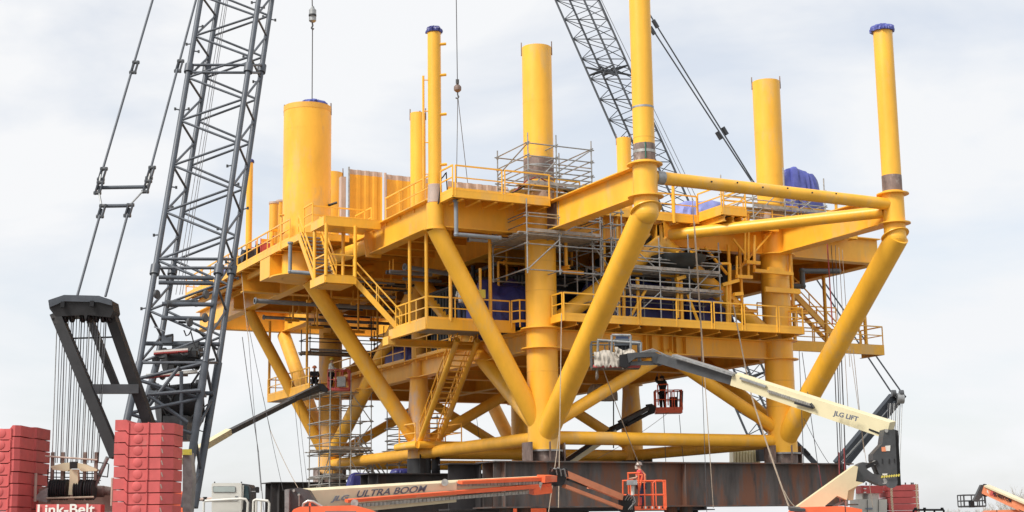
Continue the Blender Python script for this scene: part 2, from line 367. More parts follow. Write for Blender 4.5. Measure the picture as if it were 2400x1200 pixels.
# N1 node: can, riser pipe with ladder pipe
b = MB(); b.lathe((-5.45, 0, 0), [(0, 9.98), (.42, 9.98), (.40, 11.1), (.40, 11.2), (0, 11.2)], 40); nd = b.build('node_can', YEL, PL); ring((-5.45, 0, 9.96), .42, .52, nd, YEL, .04)
b = MB(); b.lathe((-5.45, 0, 0), [(0, 11.2), (.33, 11.2), (.31, 11.6), (.31, 19.5), (0, 19.5)], 32); rs = b.build('riser_pipe', YEL, PL)
b = MB(); b.lathe((-5.45, 0, 0), [(.335, 11.25), (.345, 11.25), (.322, 12.1), (.31, 12.1)], 32); b.build('grey_patch', PRIM, rs)
rod('ladder_pipe', (-5.95, .15, 11.9), (-5.95, .15, 17.3), .055, YEL, rs, 10)
for i in range(4): rod('bracket', (-5.95, .15, 12.6+i*1.5), (-5.7, .05, 12.6+i*1.5), .025, YEL, rs)
for z in (13.0, 15.4, 17.3, 18.8): rod('bracket', (-5.35, -.2, z), (-4.98, -.3, z+.06), .07, YEL, rs)
# pedestal for the crane
b = MB(); b.lathe((-6.6, D3, 0), [(0, 9.85), (1.3, 9.85), (1.3, TOP-.05), (1.24, TOP-.05), (1.24, TOP-1), (0, TOP-1)], 64); pd = b.build('crane_pedestal', YEL, PL)
ring((-6.6, D3, 9.85), 1.28, 1.95, pd, YEL, .06); ring((-6.6, D3, 16.0), 1.29, 1.305, pd, YEL, .03); ring((-6.6, D3, 18.0), 1.29, 1.305, pd, YEL, .03); ring((-6.6, D3, TOP-.32), 1.29, 1.315, pd, YELG, .3)
lugs((-6.6, D3), 1.27, TOP-.16, pd, 3, 2.5)
rod('padeye', (-5.7, D3-.95, 13.8), (-5.3, D3-1.2, 13.95), .07, BLACK, pd)
# main girders, upper deck
UZ, UH = 10.10, 1.38
G = lambda p, q, z=UZ, h=UH, w=.62, m=YEL: ibeam('girder', (p[0], p[1], z), (q[0], q[1], z), h, w, m, PL)
G((-5.05, 0), (-.7, 0)); G((.7, 0), (4.9, 0)); G((7.0, 0), (W-.7, 0)); G((W+.7, 0), (20.6, 0))
G((0, -8.9), (0, -.72), w=.7); G((W, -8.65), (W, -.72), w=.7)
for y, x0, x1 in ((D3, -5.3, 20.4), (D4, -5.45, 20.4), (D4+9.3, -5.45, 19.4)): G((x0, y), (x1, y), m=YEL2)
for y in (7.2, 21.4): G((.3, y), (20.4, y), UZ+.001, UH-.25, m=YEL2)
G((-8.0, 21.4), (-5.75, 21.4), UZ+.003, m=YEL2); G((-5.15, 21.4), (-.3, 21.4), UZ+.003, m=YEL2); G((-6.4, D4), (-5.75, D4), UZ+.003, m=YEL2)
for s in (-1, 1): box('burnt_patch', s*.025-.008, s*.025+.008, -1.75, -.8, UZ+.06, UZ+UH-.06, BURN, PL)
G((-5.45, .45), (-5.45, 7.4)); G((-5.45, 15.8), (-5.45, 39.5), UZ+.004)
for x in (0, W): G((x, .75), (x, D3-.5), UZ+.006, m=YEL2); G((x, D3+.5), (x, D4-.75), UZ+.006, m=YEL2); G((x, D4+.75), (x, 37.6), UZ+.006, m=YEL2)
G((6.85, .4), (6.85, 37), UZ+.002, UH-.1, m=YEL2); G((20.4, 0.4), (20.4, D4), UZ+.004, m=YEL2)
# end cap of the left girder and the pipe to the pedestal
b = MB(); b.prism([(-5.9, 7.42, 9.95), (-5.1, 7.42, 9.95), (-5.0, 7.42, 10.3), (-5.0, 7.42, 11.2), (-5.9, 7.42, 11.45), (-6.0, 7.42, 10.8)], (0, .06, 0)); b.build('end_plate', YEL, PL)
brace((-5.5, 7.4, 10.6), (-6.3, D3-.9, 10.6), .36, YEL, 'node_pipe')
box('girder_box', -8.35, -6.9, D3+.9, D3+2.6, 10.02, 11.5, YEL, PL)
for s in (-1, 1): brace((-5.7, D3+s*1.0, 9.95), (-2.8, D3+s*.1, 10.7), .22, YEL2, 'stub_brace')
# lower deck girders
LZ, LH = 4.72, .94
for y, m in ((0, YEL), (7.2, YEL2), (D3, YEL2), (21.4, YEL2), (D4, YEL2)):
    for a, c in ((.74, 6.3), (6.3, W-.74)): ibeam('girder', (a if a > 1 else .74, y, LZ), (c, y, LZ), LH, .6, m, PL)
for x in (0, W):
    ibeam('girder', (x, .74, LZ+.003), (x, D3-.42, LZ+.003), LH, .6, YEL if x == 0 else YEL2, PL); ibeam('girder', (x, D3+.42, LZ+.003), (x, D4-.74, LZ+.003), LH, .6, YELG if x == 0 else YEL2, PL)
ibeam('girder', (6.85, .35, LZ+.002), (6.85, D4-.3, LZ+.002), LH-.02, .5, YEL2, PL)
for xx in (5.6, 5.95, 6.6, 7.1, 7.35, 7.9): box('stiffener', xx-.02, xx+.02, -.28, -.02, LZ+.06, LZ+LH-.06, YEL2, PL)
box('deck_plate', -.6, W+.6, .42, D4+.9, 5.665, 5.72, YEL2, PL)
for a, c in ((.8, 6.8), (6.9, 12.9)): box('deck_coaming', a, c, .44, .47, 5.73, 6.15, YEL2, PL)
for i in range(11):
    y = 1.35+i*2.55
    ibeam('joist', (.32, y, 5.22), (W-.32, y, 5.22), .44, .22, YEL2, PL, .02, .025)
for x, y, r in ((4.6, 3.2, .45), (10.2, 3.0, .5)):
    b = MB(); b.lathe((x, y, 0), [(0, 4.45), (r, 4.45), (r, 5.2)], 24); b.build('deck_drain', PRIM, PL)
# ---------------- upper deck plate with joists and edge channels
DZ = 11.46
def deck(x0, x1, y0, y1, z=DZ, t=.05, m=YEL2): return box('deck_plate', x0, x1, y0, y1, z-t, z, m, PL)
deck(-5.3, -.42, -1.75, -.34); deck(.42, 1.0, -1.0, -.36); deck(1.01, 8.4, -1.0, -.36); deck(8.41, W-.42, -.95, -.36); deck(W+.42, 18.4, -.95, -.36)
deck(-5.1, 20.2, .36, 9.0); deck(-5.1, 20.2, 9.01, 32.5); deck(-8.3, -5.8, 10.2, 32.5); deck(-5.8, -5.1, 10.2, 15.7)
def edge(p, q, z0, z1, m=YEL, t=.05, lip=.14, inward=V((0, 0, 0))):
    p, q = V((p[0], p[1], 0)), V((q[0], q[1], 0)); b = MB()
    b.beam(p+V((0, 0, (z0+z1)/2)), q+V((0, 0, (z0+z1)/2)), z1-z0, t)
    iw = inward*lip/2; b.beam(p+iw+V((0, 0, z0-.012)), q+iw+V((0, 0, z0-.012)), .024, lip+.06); b.beam(p+iw+V((0, 0, z1+.012)), q+iw+V((0, 0, z1+.012)), .024, lip+.06)
    return b.build('edge_channel', m, PL)
X, Y = V((1, 0, 0)), V((0, 1, 0))
EZ0, EZ1 = 11.20, 11.50
edge((-5.35, -1.8), (-.42, -1.8), EZ0, EZ1, inward=Y); edge((-5.38, -1.77), (-5.38, -.45), EZ0, EZ1, inward=X); edge((-.38, -1.77), (-.38, -.8), EZ0, EZ1, inward=-X)
edge((-5.55, 7.6), (-5.55, 10.1), EZ0, EZ1, inward=X); edge((-8.35, 10.1), (-8.35, 32.5), EZ0, EZ1, inward=X)
edge((.5, -1.05), (8.4, -1.05), EZ0, EZ1, inward=Y); edge((9.9, -1.0), (W-.4, -1.0), EZ0, EZ1, inward=Y); edge((W+.4, -1.0), (18.4, -1.0), EZ0, EZ1, inward=Y); edge((18.43, -1.0), (18.43, -.4), EZ0, EZ1, inward=-X); edge((-8.3, 10.05), (-5.8, 10.05), EZ0, EZ1, inward=Y)
for i in range(6): x = -4.9+i*.85; ibeam('joist', (x, -1.76, 11.10), (x, -.33, 11.10), .30, .16, YEL, PL, .02, .025)
for i in range(10): x = 1.2+i*.85; ibeam('joist', (x, -1.0, 11.10), (x, -.33, 11.10), .30, .16, YEL2, PL, .02, .025)
for i in range(9): x = 10+i*.95; ibeam('joist', (x if abs(x-W) > .5 else x+.55, -.96, 11.10), (x if abs(x-W) > .5 else x+.55, -.33, 11.10), .30, .16, YEL2, PL, .02, .025)
for i in range(18): ibeam('joist', (-8.3, 10.8+i*1.2, 11.10), (-5.8, 10.8+i*1.2, 11.10), .30, .16, YEL2, PL, .02, .025)
for i in range(15): ibeam('joist', (-4.4, 2.2+i*2, 11.1), (20, 2.2+i*2, 11.1), .29, .16, YEL2, PL, .02, .025)
for x in (-7.7, -6.6): ibeam('joist', (x, 16.0, 10.8), (x, 32, 10.8), .29, .16, YEL2, PL, .02, .025)
# stepped access platform on the right part of the deck
box('step_platform', 8.45, 9.8, -3.0, -.5, 11.52, 11.60, GRAT, PL); edge((8.4, -3.0), (8.4, -.6), 11.30, 11.64, inward=X); edge((8.4, -3.04), (9.85, -3.04), 11.30, 11.64, inward=Y); edge((9.88, -3.0), (9.88, -1.05), 11.30, 11.64, inward=-X)
for i in range(3): ibeam('joist', (8.6+i*.5, -2.95, 10.98), (8.6+i*.5, -.35, 10.98), .28, .16, YEL, PL)
# railings on the upper deck
rl = lambda *pts, **k: railing(pts, YEL, PL, **k)
D5 = DZ+.04
rl((-5.38, -.5, D5), (-5.38, -1.78, D5), h=1.15); rl((-5.25, -1.8, D5), (-2.9, -1.8, D5), h=1.15); rl((-2.75, -1.8, D5), (-.45, -1.8, D5), h=1.15); rl((-.4, -1.75, D5), (.2, -1.2, D5), (1.6, -1.1, D5), h=1.15)
rl((-5.5, .6, D5), (-5.5, 5.8, D5), h=1.15); rl((-5.5, 7.7, D5), (-5.5, 9.9, D5)); rl((-8.35, 12.0, D5), (-8.35, 32.4, D5), sp=1.9); rl((-8.35, 32.4, D5), (-3, 32.4, D5))
rl((1.8, -1.05, D5), (5.2, -1.05, D5)); rl((5.4, -1.05, D5), (8.3, -1.05, D5)); rl((8.4, -1.0, 11.64), (8.4, -3.0, 11.64)); rl((8.5, -3.04, 11.64), (9.8, -3.04, 11.64))
rl((9.9, -2.9, 11.64), (9.9, -1.1, 11.64)); rl((11.3, -1.0, D5), (14.6, -1.0, D5)); rl((14.8, -1.0, D5), (18.3, -1.0, D5)); rl((10.0, -.95, D5), (11.2, -.95, D5))
for x, y in ((6.9, -1.1), (-8.35, 13.4), (17.2, -.9)): 
    rod('deck_post', (x, y, 11.1), (x, y, 13.0), .08, YEL, PL); rod('post_cap', (x, y, 13.0), (x, y, 13.06), .16, YEL, PL)
# ---------------- canopy, landing and stairs on the left side
edge((-8.6, 6.0), (-5.7, 6.0), 11.12, 11.52, inward=Y); edge((-8.63, 6.02), (-8.63, 7.9), 11.12, 11.52, inward=X); box('deck_plate', -8.58, -5.75, 6.05, 8.2, 11.22, 11.26, YEL, PL)
rl((-8.55, 7.9, 11.53), (-8.55, 9.2, 11.53)); rl((-8.5, 8.1, 11.53), (-5.7, 8.1, 11.53), h=.95)
ML = 8.62
box('landing_plate', -8.55, -7.0, 5.95, 7.9, ML-.02, ML+.02, GRAT, PL)
edge((-8.57, 5.92), (-7.0, 5.92), ML-.33, ML+.03, inward=Y); edge((-8.6, 5.95), (-8.6, 8.0), ML-.33, ML+.03, inward=X); box('landing_plate', -8.4, -7.1, 6.1, 7.8, ML-.4, ML-.36, YEL2, PL)
for x, y in ((-8.55, 5.95), (-7.05, 5.95), (-8.55, 7.6), (-7.05, 7.6)): rod('canopy_post', (x, y, ML), (x, y, 11.16), .085, YEL, PL, 12)
rl((-8.55, 7.5, ML), (-8.55, 5.95, ML), (-7.1, 5.95, ML), toe=False, sp=3)
def stair(p0, p1, wdir, width, n, parent=PL, m=YEL, rail=True, sh=.26, tube_r=None, tm=GRAT, tread=.24):
    p0, p1, wd = V(p0), V(p1), V(wdir).normalized(); run = V(((p1-p0).x, (p1-p0).y, 0)).normalized(); b = MB()
    z = V((0, 0, 1))
    for s in (0, 1):
        a, c = p0+wd*width*s, p1+wd*width*s
        if tube_r: b.tube(a, c, tube_r, 16)
        else: b.beam(a, c, sh, .06)
    st = b.build('stair_stringers', m, parent)
    for i in range(1, n+1):
        c = p0.lerp(p1, (i-.3)/(n+.4))+wd*width/2
        ubar('tread', c-wd*(width/2-.04), c+wd*(width/2-.04), .045, tread, tm, st)
    if rail:
        for s in (0, 1):
            a, c = p0+wd*width*s, p1+wd*width*s; k = max(2, round((c-a).length/1.6)); b = MB()
            b.beam(a+z*1.0, c+z*1.0, .06, .06); b.beam(a+z*.55, c+z*.55, .05, .05); hr = b.build('handrail', m, st)
            for i in range(k+1): rod('post', a.lerp(c, i/k), a.lerp(c, i/k)+z*1.0, .034, m, hr)
    return st
stair((-8.5, 10.2, 11.4), (-8.5, 7.75, 8.68), (1, 0, 0), 1.15, 12)
stair((-7.0, 6.3, 8.58), (-5.0, 5.2, 6.0), V((.48, .88, 0)), .85, 13)
# lower left landing with edge beams
box('landing_plate', -5.3, -.74, 1.3, 5.65, 5.98, 6.03, GRAT, PL)
edge((-5.33, 1.27), (-.75, 1.27), 5.62, 6.05, inward=Y); edge((-5.36, 1.3), (-5.36, 5.7), 5.62, 6.05, inward=X)
ibeam('outrigger', (-5.3, 5.7, 5.3), (-.3, 5.7, 5.3), .36, .3, YEL, PL); box('outrigger_end', -5.5, -5.1, 5.5, 6.2, 5.35, 5.75, YEL, PL)
rl((-5.3, 5.0, 6.06), (-5.3, 1.3, 6.06), (-1.0, 1.3, 6.06), sp=1.45); rl((-.95, 1.2, 6.06), (-.75, .75, 6.06), (.1, .75, 6.06), toe=True)
for x, y in ((-5.3, 1.35), (-5.3, 3.3), (-4.1, 1.3), (-2.0, 1.35)): rod('hanger_post', (x, y, 6.0), (x, y, 10.1 if x < -5 else 11.4), .085, YEL, PL, 12)
rod('lamp_post', (-2.55, 1.3, 6.0), (-2.55, 1.3, 8.6), .07, YEL, PL); box('deck_lamp', -2.7, -2.4, 1.05, 1.25, 7.15, 7.55, BRASS, PL)
# low stair with round stringers down to the foot landing
stair(P(1072, 796, z=5.65), P(984, 1035, z=1.12), (1, 0, 0), 1.1, 19, tube_r=.15, tm=YEL2, tread=.22)
b = MB(); b.box(-1.05, 1.5, 12.1, 14.9, .90, 1.01); b.tube((-1.05, 12.1, .93), (1.6, 12.1, .93), .2, 16); b.tube((-1.05, 12.1, .93), (-1.05, 15.0, .93), .2, 16); b.build('foot_landing', YEL, PL)
rl((-1.0, 14.8, 1.05), (-1.0, 12.6, 1.05)); rl((.4, 12.1, 1.05), (1.5, 12.1, 1.05), (1.5, 14.2, 1.05), toe=False)
# rail along the left edge of the lower deck, and the far outboard walkway
rl((-.5, 6.4, 5.75), (-.5, 13.6, 5.75)); rl((-.5, 15.2, 5.75), (-.5, 27, 5.75))
box('walkway', -2.7, -.8, 24.5, 32.6, 4.80, 4.86, GRAT, PL); edge((-2.75, 24.5), (-2.75, 32.6), 4.8, 5.2, YEL2, inward=X); edge((-2.7, 32.62), (-.8, 32.62), 4.8, 5.2, YEL2, inward=-Y)
rl((-2.75, 24.6, 5.2), (-2.75, 32.6, 5.2), (-1, 32.6, 5.2)); rod('hanger_post', (-2.7, 32.5, 5.2), (-2.7, 32.5, 10.1), .09, YEL2, PL)
rod('hanger_post', (-2.7, 25.2, 5.2), (-2.7, 25.2, 10.1), .08, YEL2, PL)
# front walkway on the lower deck
box('walkway', .2, 13.95, -1.75, -.05, 6.02, 6.07, GRAT, PL)
edge((.15, -1.8), (13.95, -1.8), 5.86, 6.1, inward=Y); edge((.12, -1.78), (.12, -.7), 5.86, 6.1, inward=X); edge((14.0, -1.78), (14.0, -.1), 5.86, 6.1, inward=-X)
for i in range(12): ibeam('joist', (.9+i*1.14, -1.74, 5.685), (.9+i*1.14, .4, 5.685), .32, .16, YEL2, PL, .02, .025)
for a, c in ((.2, 1.9), (2.05, 4.2), (4.35, 8.4), (8.55, 10.2), (10.35, 12.3), (12.45, 13.9)): rl((a, -1.82, 6.1), (c, -1.82, 6.1), sp=1.75)
rl((.15, -.8, 6.1), (.15, -1.75, 6.1)); rl((13.98, -1.75, 6.1), (13.98, -.3, 6.1), sp=.45)
for x in (3.8, 4.9, 7.4, 10.1): rod('hanger_post', (x, -.75, 6.05), (x, -.75, 8.3 if x > 4.5 else 11.5), .09, YEL, PL, 12)
for x, z0, z1 in ((4.5, 10.0, 11.5), (6.6, 10.0, 11.5), (1.2, 9.8, 11.5), (3.3, 9.9, 11.5), (10.6, 8.7, 10.4), (11.3, 8.5, 10.4), (14.5, 8.6, 10.1)):
    rod('hanger_post', (x, -.35, z0-1.2), (x, -.35, min(z1, 11.1)), .085, YEL, PL, 12); ibeam('pipe_support', (x-.1, -.8, z0-1.3), (x-.1, .3, z0-1.3), .16, .16, YEL, PL, .02, .02); ibeam('pipe_support', (x-.2, -.4, z0-1.3-.18), (x+.9, -.4, z0-1.3-.18), .16, .16, YEL, PL, .02, .02)
for p, q in (((4.6, -.4, 9.2), (5.9, -.4, 10.6)), ((11.2, -.35, 9.2), (12.4, -.35, 10.4)), ((9.2, -.3, 10.2), (10.5, -.3, 8.9)), ((4.2, -1, 6.2), (5.2, -1.0, 7.7)), ((8.2, -1, 6.2), (7.6, -1.0, 7.6))): rod('knee_strut', p, q, .075, YEL, PL, 10)
box('walkway_edge', 12.4, 14.6, -.9, -.75, 8.05, 8.3, YEL, PL)
# vertical hangers with little cross shelves under the left of the upper deck
random.seed(3)
for i in range(26):
    x = random.uniform(-4.5, 12.5); y = random.uniform(4, 27); L_ = random.uniform(.7, 2.6)
    rod('hanger_post', (x, y, 10.1-L_), (x, y, 10.4), .06, YEL2, PL); ibeam('pipe_support', (x-.5, y, 10.1-L_-.1), (x+.4, y, 10.1-L_-.1), .16, .18, YEL2, PL, .02, .02)
for i in range(9):
    x = -4.8+i*.9; y = 19+(i % 3)*4.3
    rod('hanger_post', (x, y, 9.4), (x, y, 10.2), .03, YEL2, PL); ubox('floodlight', Matrix.Translation((x, y, 9.4)) @ Matrix.Diagonal((.25, .18, .16, 1)), YEL2, PL)
# right-hand outboard walkway with stair up to the deck
box('walkway', 18.0, 24.4, 4.3, 6.2, 6.30, 6.36, GRAT, PL); edge((17.6, 4.27), (24.4, 4.27), 5.88, 6.4, inward=Y); edge((24.4, 4.3), (24.4, 6.2), 5.88, 6.4, inward=-X)
ibeam('outrigger', (W+.4, 5, 5.98), (24.2, 5, 5.98), .3, .3, YEL2, PL)
rl((17.7, 4.27, 6.42), (24.35, 4.27, 6.42), (24.35, 6.1, 6.42), toe=False); rl((17.7, 6.2, 6.42), (24.35, 6.2, 6.42), toe=False)
for x in (18.2, 20.4, 23.2): rod('hanger_post', (x, 4.35, 6.0), (x, 4.35, 10.2), .1, YEL2, PL, 12)
stair((18.2, 5.9, 10.4), (22.9, 5.9, 6.45), (0, 1, 0), .9, 16, tm=YEL2)
rl((17.4, 6.6, 8.3), (23.0, 6.6, 8.3), toe=False, h=.5)
# drain pipes
def pipe(pts, r, m=GREYP, n=14):
    b = MB()
    for a, c in zip(pts, pts[1:]): b.tube(a, c, r, n)
    for a in pts[1:-1]: b.lathe(V(a)-V((0, 0, r*1.15)), [(0, 0), (r*.9, .2*r), (r*1.25, r*1.15), (r*.9, r*2.1), (0, r*2.3)], n)
    o = b.build('drain_pipe', m, PL)
    b = MB(); b.tube(V(pts[0]), V(pts[0])+(V(pts[1])-V(pts[0])).normalized()*.1, r*1.5, n); b.build('pipe_collar', m, o); return o
pipe([(-4.95, -1.2, 11.2), (-4.95, -1.2, 9.6), (-2.75, -1.2, 9.6), (-2.75, -.5, 9.6)], .095); pipe([(-3.6, .4, 9.75), (-2.6, .4, 9.75)], .08)
pipe([(-8.55, 11.3, 11.2), (-8.55, 11.3, 9.65), (-7.4, 10.6, 9.5)], .1); pipe([(14.4, .3, 8.6), (15.3, -.2, 8.6), (15.3, -.2, 9.4), (17.8, -.2, 9.55)], .14, DKGR)
pipe([(-7.5, 20.6, 9.5), (2, 20.6, 9.5)], .13, GREYP); pipe([(-5, 26.8, 9.5), (4, 26.8, 9.5)], .1, GREYP); pipe([(-4, 7, 9.5), (3, 8.5, 9.3), (12, 8.5, 9.3)], .12, GREYP)
# box beams along the pedestal side seen on the far right of the upper deck
ibeam('deck_beam', (16.8, 8, 11.0), (22.0, 3.5, 11.0), .4, .3, YEL, PL)
# corrugated wall panels on deck
def corrugated(name, p, q, z0, z1, n, m, parent, depth=.055, topdark=.3):
    p, q = V(p), V(q); d = (q-p).normalized(); s = V((-d.y, d.x, 0)); Lh = (q-p).length; st = Lh/n; pr = []
    for i in range(n):
        for f, o_ in ((0, 0), (.32, 0), (.5, 1), (.82, 1)): pr.append(p+d*st*(i+f)+s*depth*o_)
    pr.append(q)
    bk = [c+s*.03 for c in pr]; outl = pr+bk[::-1]
    def seg(a, c, mm, nm, par):
        b = MB(); b.add([v+V((0, 0, a)) for v in pr]+[v+V((0, 0, c)) for v in pr]+[v+V((0, 0, a)) for v in bk]+[v+V((0, 0, c)) for v in bk], [])
        k = len(pr)
        for i in range(k-1):
            b.f += [[i, i+1, k+i+1, k+i], [2*k+i+1, 2*k+i, 3*k+i, 3*k+i+1], [k+i, k+i+1, 3*k+i+1, 3*k+i]]; b.sm += [False]*3
        return b.build(nm, mm, par)
    o = seg(z0, z1-topdark, m, name, parent); seg(z1-topdark, z1, PRIM, 'bare_edge', o); return o
pt0 = P(818, 505, y=21.5); pt1 = P(896, 505, y=21.5); pt2 = P(960, 505, y=21.5)
zt = P(818, 396, y=21.5).z
corrugated('wall_panel', (pt0.x, 21.5, 0), (pt1.x, 21.5, 0), DZ, zt, 4, YELS, PL); corrugated('wall_panel', (pt1.x+.3, 21.5, 0), (pt2.x+1.5, 21.5, 0), DZ, zt-.1, 4, YELS, PL)
rod('wall_post', (pt0.x-.06, 21.4, DZ), (pt0.x-.06, 21.4, zt+.1), .06, GALV, PL); rod('wall_post', (pt1.x+.15, 21.4, DZ), (pt1.x+.15, 21.4, zt-.05), .09, PRIM, PL); ubar('wall_post', (pt0.x-.35, 21.7, DZ), (pt0.x-.35, 21.7, zt-.5), .4, .3, PRIM, PL, up=Y)
zt2 = P(1050, 424, y=9).z; p0 = P(1050, 424, y=9); p1 = P(1182, 432, y=9)
corrugated('wall_panel', (p0.x, 9, 0), (p1.x+.2, 9, 0), DZ, zt2, 6, YELS, PL, topdark=.3)
# vent stacks behind the pedestal and at the far left
for px, py, rr, yy in ((642, 474, .27, 23), (658, 470, .27, 24.5)):
    c = P(px, py, y=yy); b = MB(); b.lathe((c.x, c.y, 0), [(0, DZ), (rr, DZ), (rr, c.z), (rr-.03, c.z), (0, c.z-.2)], 24); s_ = b.build('vent_stack', YEL2, PL); ring((c.x, c.y, c.z-.12), rr-.01, rr+.03, s_, PRIM, .12)
c = P(586, 378, y=27); b = MB(); b.lathe((c.x, c.y, 0), [(0, DZ), (.2, DZ), (.2, c.z), (0, c.z)], 20); s_ = b.build('vent_stack', YEL, PL)
VENT = c.copy()
for x, y, z in ((-7.9, 16.3, 12.8), (-7.8, 18.3, 12.6)): rod('deck_post', (x, y, DZ), (x, y, z), .1, YEL, PL); ubox('post_head', Matrix.Translation((x+.2, y, z)) @ Matrix.Diagonal((.6, .2, .12, 1)), YEL, PL)
# pipe runs and cable trays packed under the top deck
random.seed(11)
for i in range(30):
    y = random.uniform(1.2, 12); zz = random.uniform(7.6, 9.9); x0 = random.uniform(-1, 8); x1 = x0+random.uniform(2.5, 6)
    m = random.choice((DKEQ, DKEQ, GREYP, YEL2, DKGR, BLACK)); x1 = min(x1, 13.2)
    if i % 3 == 0: ubar('cable_tray', (x0, y, zz), (x1, y, zz), .12, .5, m, PL)
    else:
        r = random.uniform(.05, .16); rod('pipe_run', (x0, y, zz), (x1, y, zz), r, m, PL, 12)
        for xx in (x0, x1): rod('pipe_drop', (xx, y, zz), (xx, y, zz+random.choice((-1.5, 1.2))), r*.9, m, PL, 12); rod('pipe_flange', (xx+.3*(1 if xx == x0 else -1), y, zz), (xx+.4*(1 if xx == x0 else -1), y, zz), r*1.7, m, PL, 12)
for i in range(12):
    x = random.uniform(-1, 13); y0 = random.uniform(.8, 4); zz = random.uniform(8.6, 9.95)
    rod('pipe_run', (x, y0, zz), (x, y0+random.uniform(3, 8), zz), random.uniform(.05, .12), random.choice((DKEQ, GREYP, DKGR)), PL, 12)
# yellow pipe-rack posts and shelves hung below the right part of the top deck
for (x0, y0, x1, y1, r) in ((1710, 618, 1710, 755, .09), (1688, 618, 1710, 618, .07), (1746, 490, 1746, 615, .07), (1754, 500, 1754, 650, .07), (1768, 552, 1768, 636, .08), (1768, 592, 1805, 548, .06), (1745, 595, 1718, 560, .06), (1727, 600, 1727, 648, .06), (1738, 655, 1738, 690, .05), (1852, 595, 1852, 640, .07), (1588, 590, 1588, 745, .09), (1462, 640, 1462, 745, .09)):
    rod('hanger_post', P(x0, y0, y=-.75), P(x1, y1, y=-.75), r, YEL, PL, 12)
for (x0, y0, x1, y1) in ((1767, 634, 1857, 642), (1800, 630, 1835, 633), (1748, 614, 1780, 617), (1726, 648, 1762, 650), (1692, 668, 1730, 657), (1720, 690, 1740, 688), (1584, 655, 1605, 648), (1620, 590, 1636, 584), (1610, 604, 1630, 600)):
    ubar('pipe_support', P(x0, y0, y=-.9), P(x1, y1, y=-.9), .17, .2, YEL, PL)
random.seed(31)
for i in range(34):
    y = random.uniform(9, 27); x0 = random.uniform(-5, 5); x1 = x0+random.uniform(1, 4.5); zz = random.uniform(8.9, 9.95); m = random.choice((DKEQ, GREYP, YEL2, DKGR, YEL2))
    if i % 2: ubar('cable_tray', (x0, y, zz), (x1, y, zz), .1, .35, m, PL)
    else: rod('pipe_run', (x0, y, zz), (x1, y, zz), random.uniform(.04, .11), m, PL, 12)
    rod('hanger_rod', (x0+.2, y, zz), (x0+.2, y, 10.3), .035, YEL2, PL); rod('hanger_rod', (x1-.2, y, zz), (x1-.2, y, 10.3), .035, YEL2, PL)
#END_PLATFORM
# ------------------------------------------------------------------ equipment between the decks and tarpaulins
def tarp(name, label, c, r, m, seed=0, group=None, pw=.55, folds=9, amp=.10, flat=.12):
    b = MB(); nu, nv = 72, 22; vs = []
    for j in range(nv+1):
        ph = math.pi/2*j/nv
        for i in range(nu):
            th = 2*math.pi*i/nu; ct, st = math.cos(th), math.sin(th)
            sx = math.copysign(abs(ct)**pw, ct); sy = math.copysign(abs(st)**pw, st); cz = math.sin(ph)**.6; cx = math.cos(ph)**.45
            p = V((sx*cx*r[0], sy*cx*r[1], cz*r[2]))
            f = 1+amp*noise.noise(V((ct*folds*.5+seed*7, st*folds*.5, ph*1.1)))+amp*.6*noise.noise(V((ct*folds*1.3+seed, st*folds*1.3, ph*2.3+seed)))*(1-.6*j/nv)
            p = V((p.x*f, p.y*f, p.z*(1+flat*noise.noise(p*1.1+V((seed, 0, 0))))))
            vs.append(V(c)+p)
    b.add(vs, [(j*nu+i, j*nu+(i+1) % nu, (j+1)*nu+(i+1) % nu, (j+1)*nu+i) for j in range(nv) for i in range(nu)], True)
    b.add([vs[i] for i in range(nu)], [list(range(nu))[::-1]])
    return tag(b.build(name, m), label, 'tarpaulin', group)
tarp('tarpaulin', 'dark blue tarpaulin over equipment left of the nearest thick leg on the lower deck', (-.35, 3.4, 6.05), (1.75, 1.2, 2.2), TARP, 1, amp=.16, pw=.75, flat=.25)
tarp('tarpaulin', 'long dark blue tarpaulin behind the front railing in the middle of the lower deck', (6.4, 2.4, 5.74), (3.1, 1.3, 2.9), TARP, 2, amp=.16, pw=.7, flat=.25)
tarp('tarpaulin', 'dark blue tarpaulin heap at the right end of the covered equipment on the lower deck', (10.5, 2.0, 5.74), (1.5, 1.2, 2.5), TARP, 3, amp=.16, pw=.7, flat=.25)
tarp('tarpaulin', 'blue tarpaulin behind the side railing above the steep yellow stair', (1.2, 9.4, 5.74), (1.5, 1.6, 1.2), TARP, 4)
tarp('tarpaulin', 'blue tarpaulin behind the side railing between the tapered leg and the rear diagonal', (1.1, 17.6, 5.74), (1.3, 2.0, 1.1), TARP, 5)
tarp('tarpaulin', 'large royal blue tarpaulin rising right of the rear right column on the top deck', (18.55, 4.6, 11.46), (1.8, 1.8, 4.5), TARPR, 6, folds=12, amp=.15, pw=1.0)
tarp('tarpaulin', 'low pale blue tarpaulin hump behind the stepped platform on the top deck', (12.6, 4.6, 11.46), (2.0, 1.5, 2.2), TARPL, 7, amp=.2, pw=.9)
tarp('tarpaulin', 'small pale blue tarpaulin behind the railing right of the tall front node', (8.4, 3.6, 11.46), (1.3, 1.0, 1.1), TARPL, 8, amp=.14)
tarp('tarpaulin', 'blue tarpaulin cap tied over the top of the wide crane pedestal', (-6.35, D3, TOP-.06), (.8, .85, .42), TARPR, 9, pw=.9, amp=.2)
tarp('tarpaulin', 'blue tarpaulin cap on the slim riser pipe near the left front corner', (-5.45, 0, 19.42), (.37, .37, .28), TARP, 10, pw=1, amp=.25)
tarp('tarpaulin', 'blue tarpaulin cap on the top of the rightmost tall pipe', (W, -9.15, 19.35), (.55, .55, .34), TARPR, 11, pw=1, amp=.22)
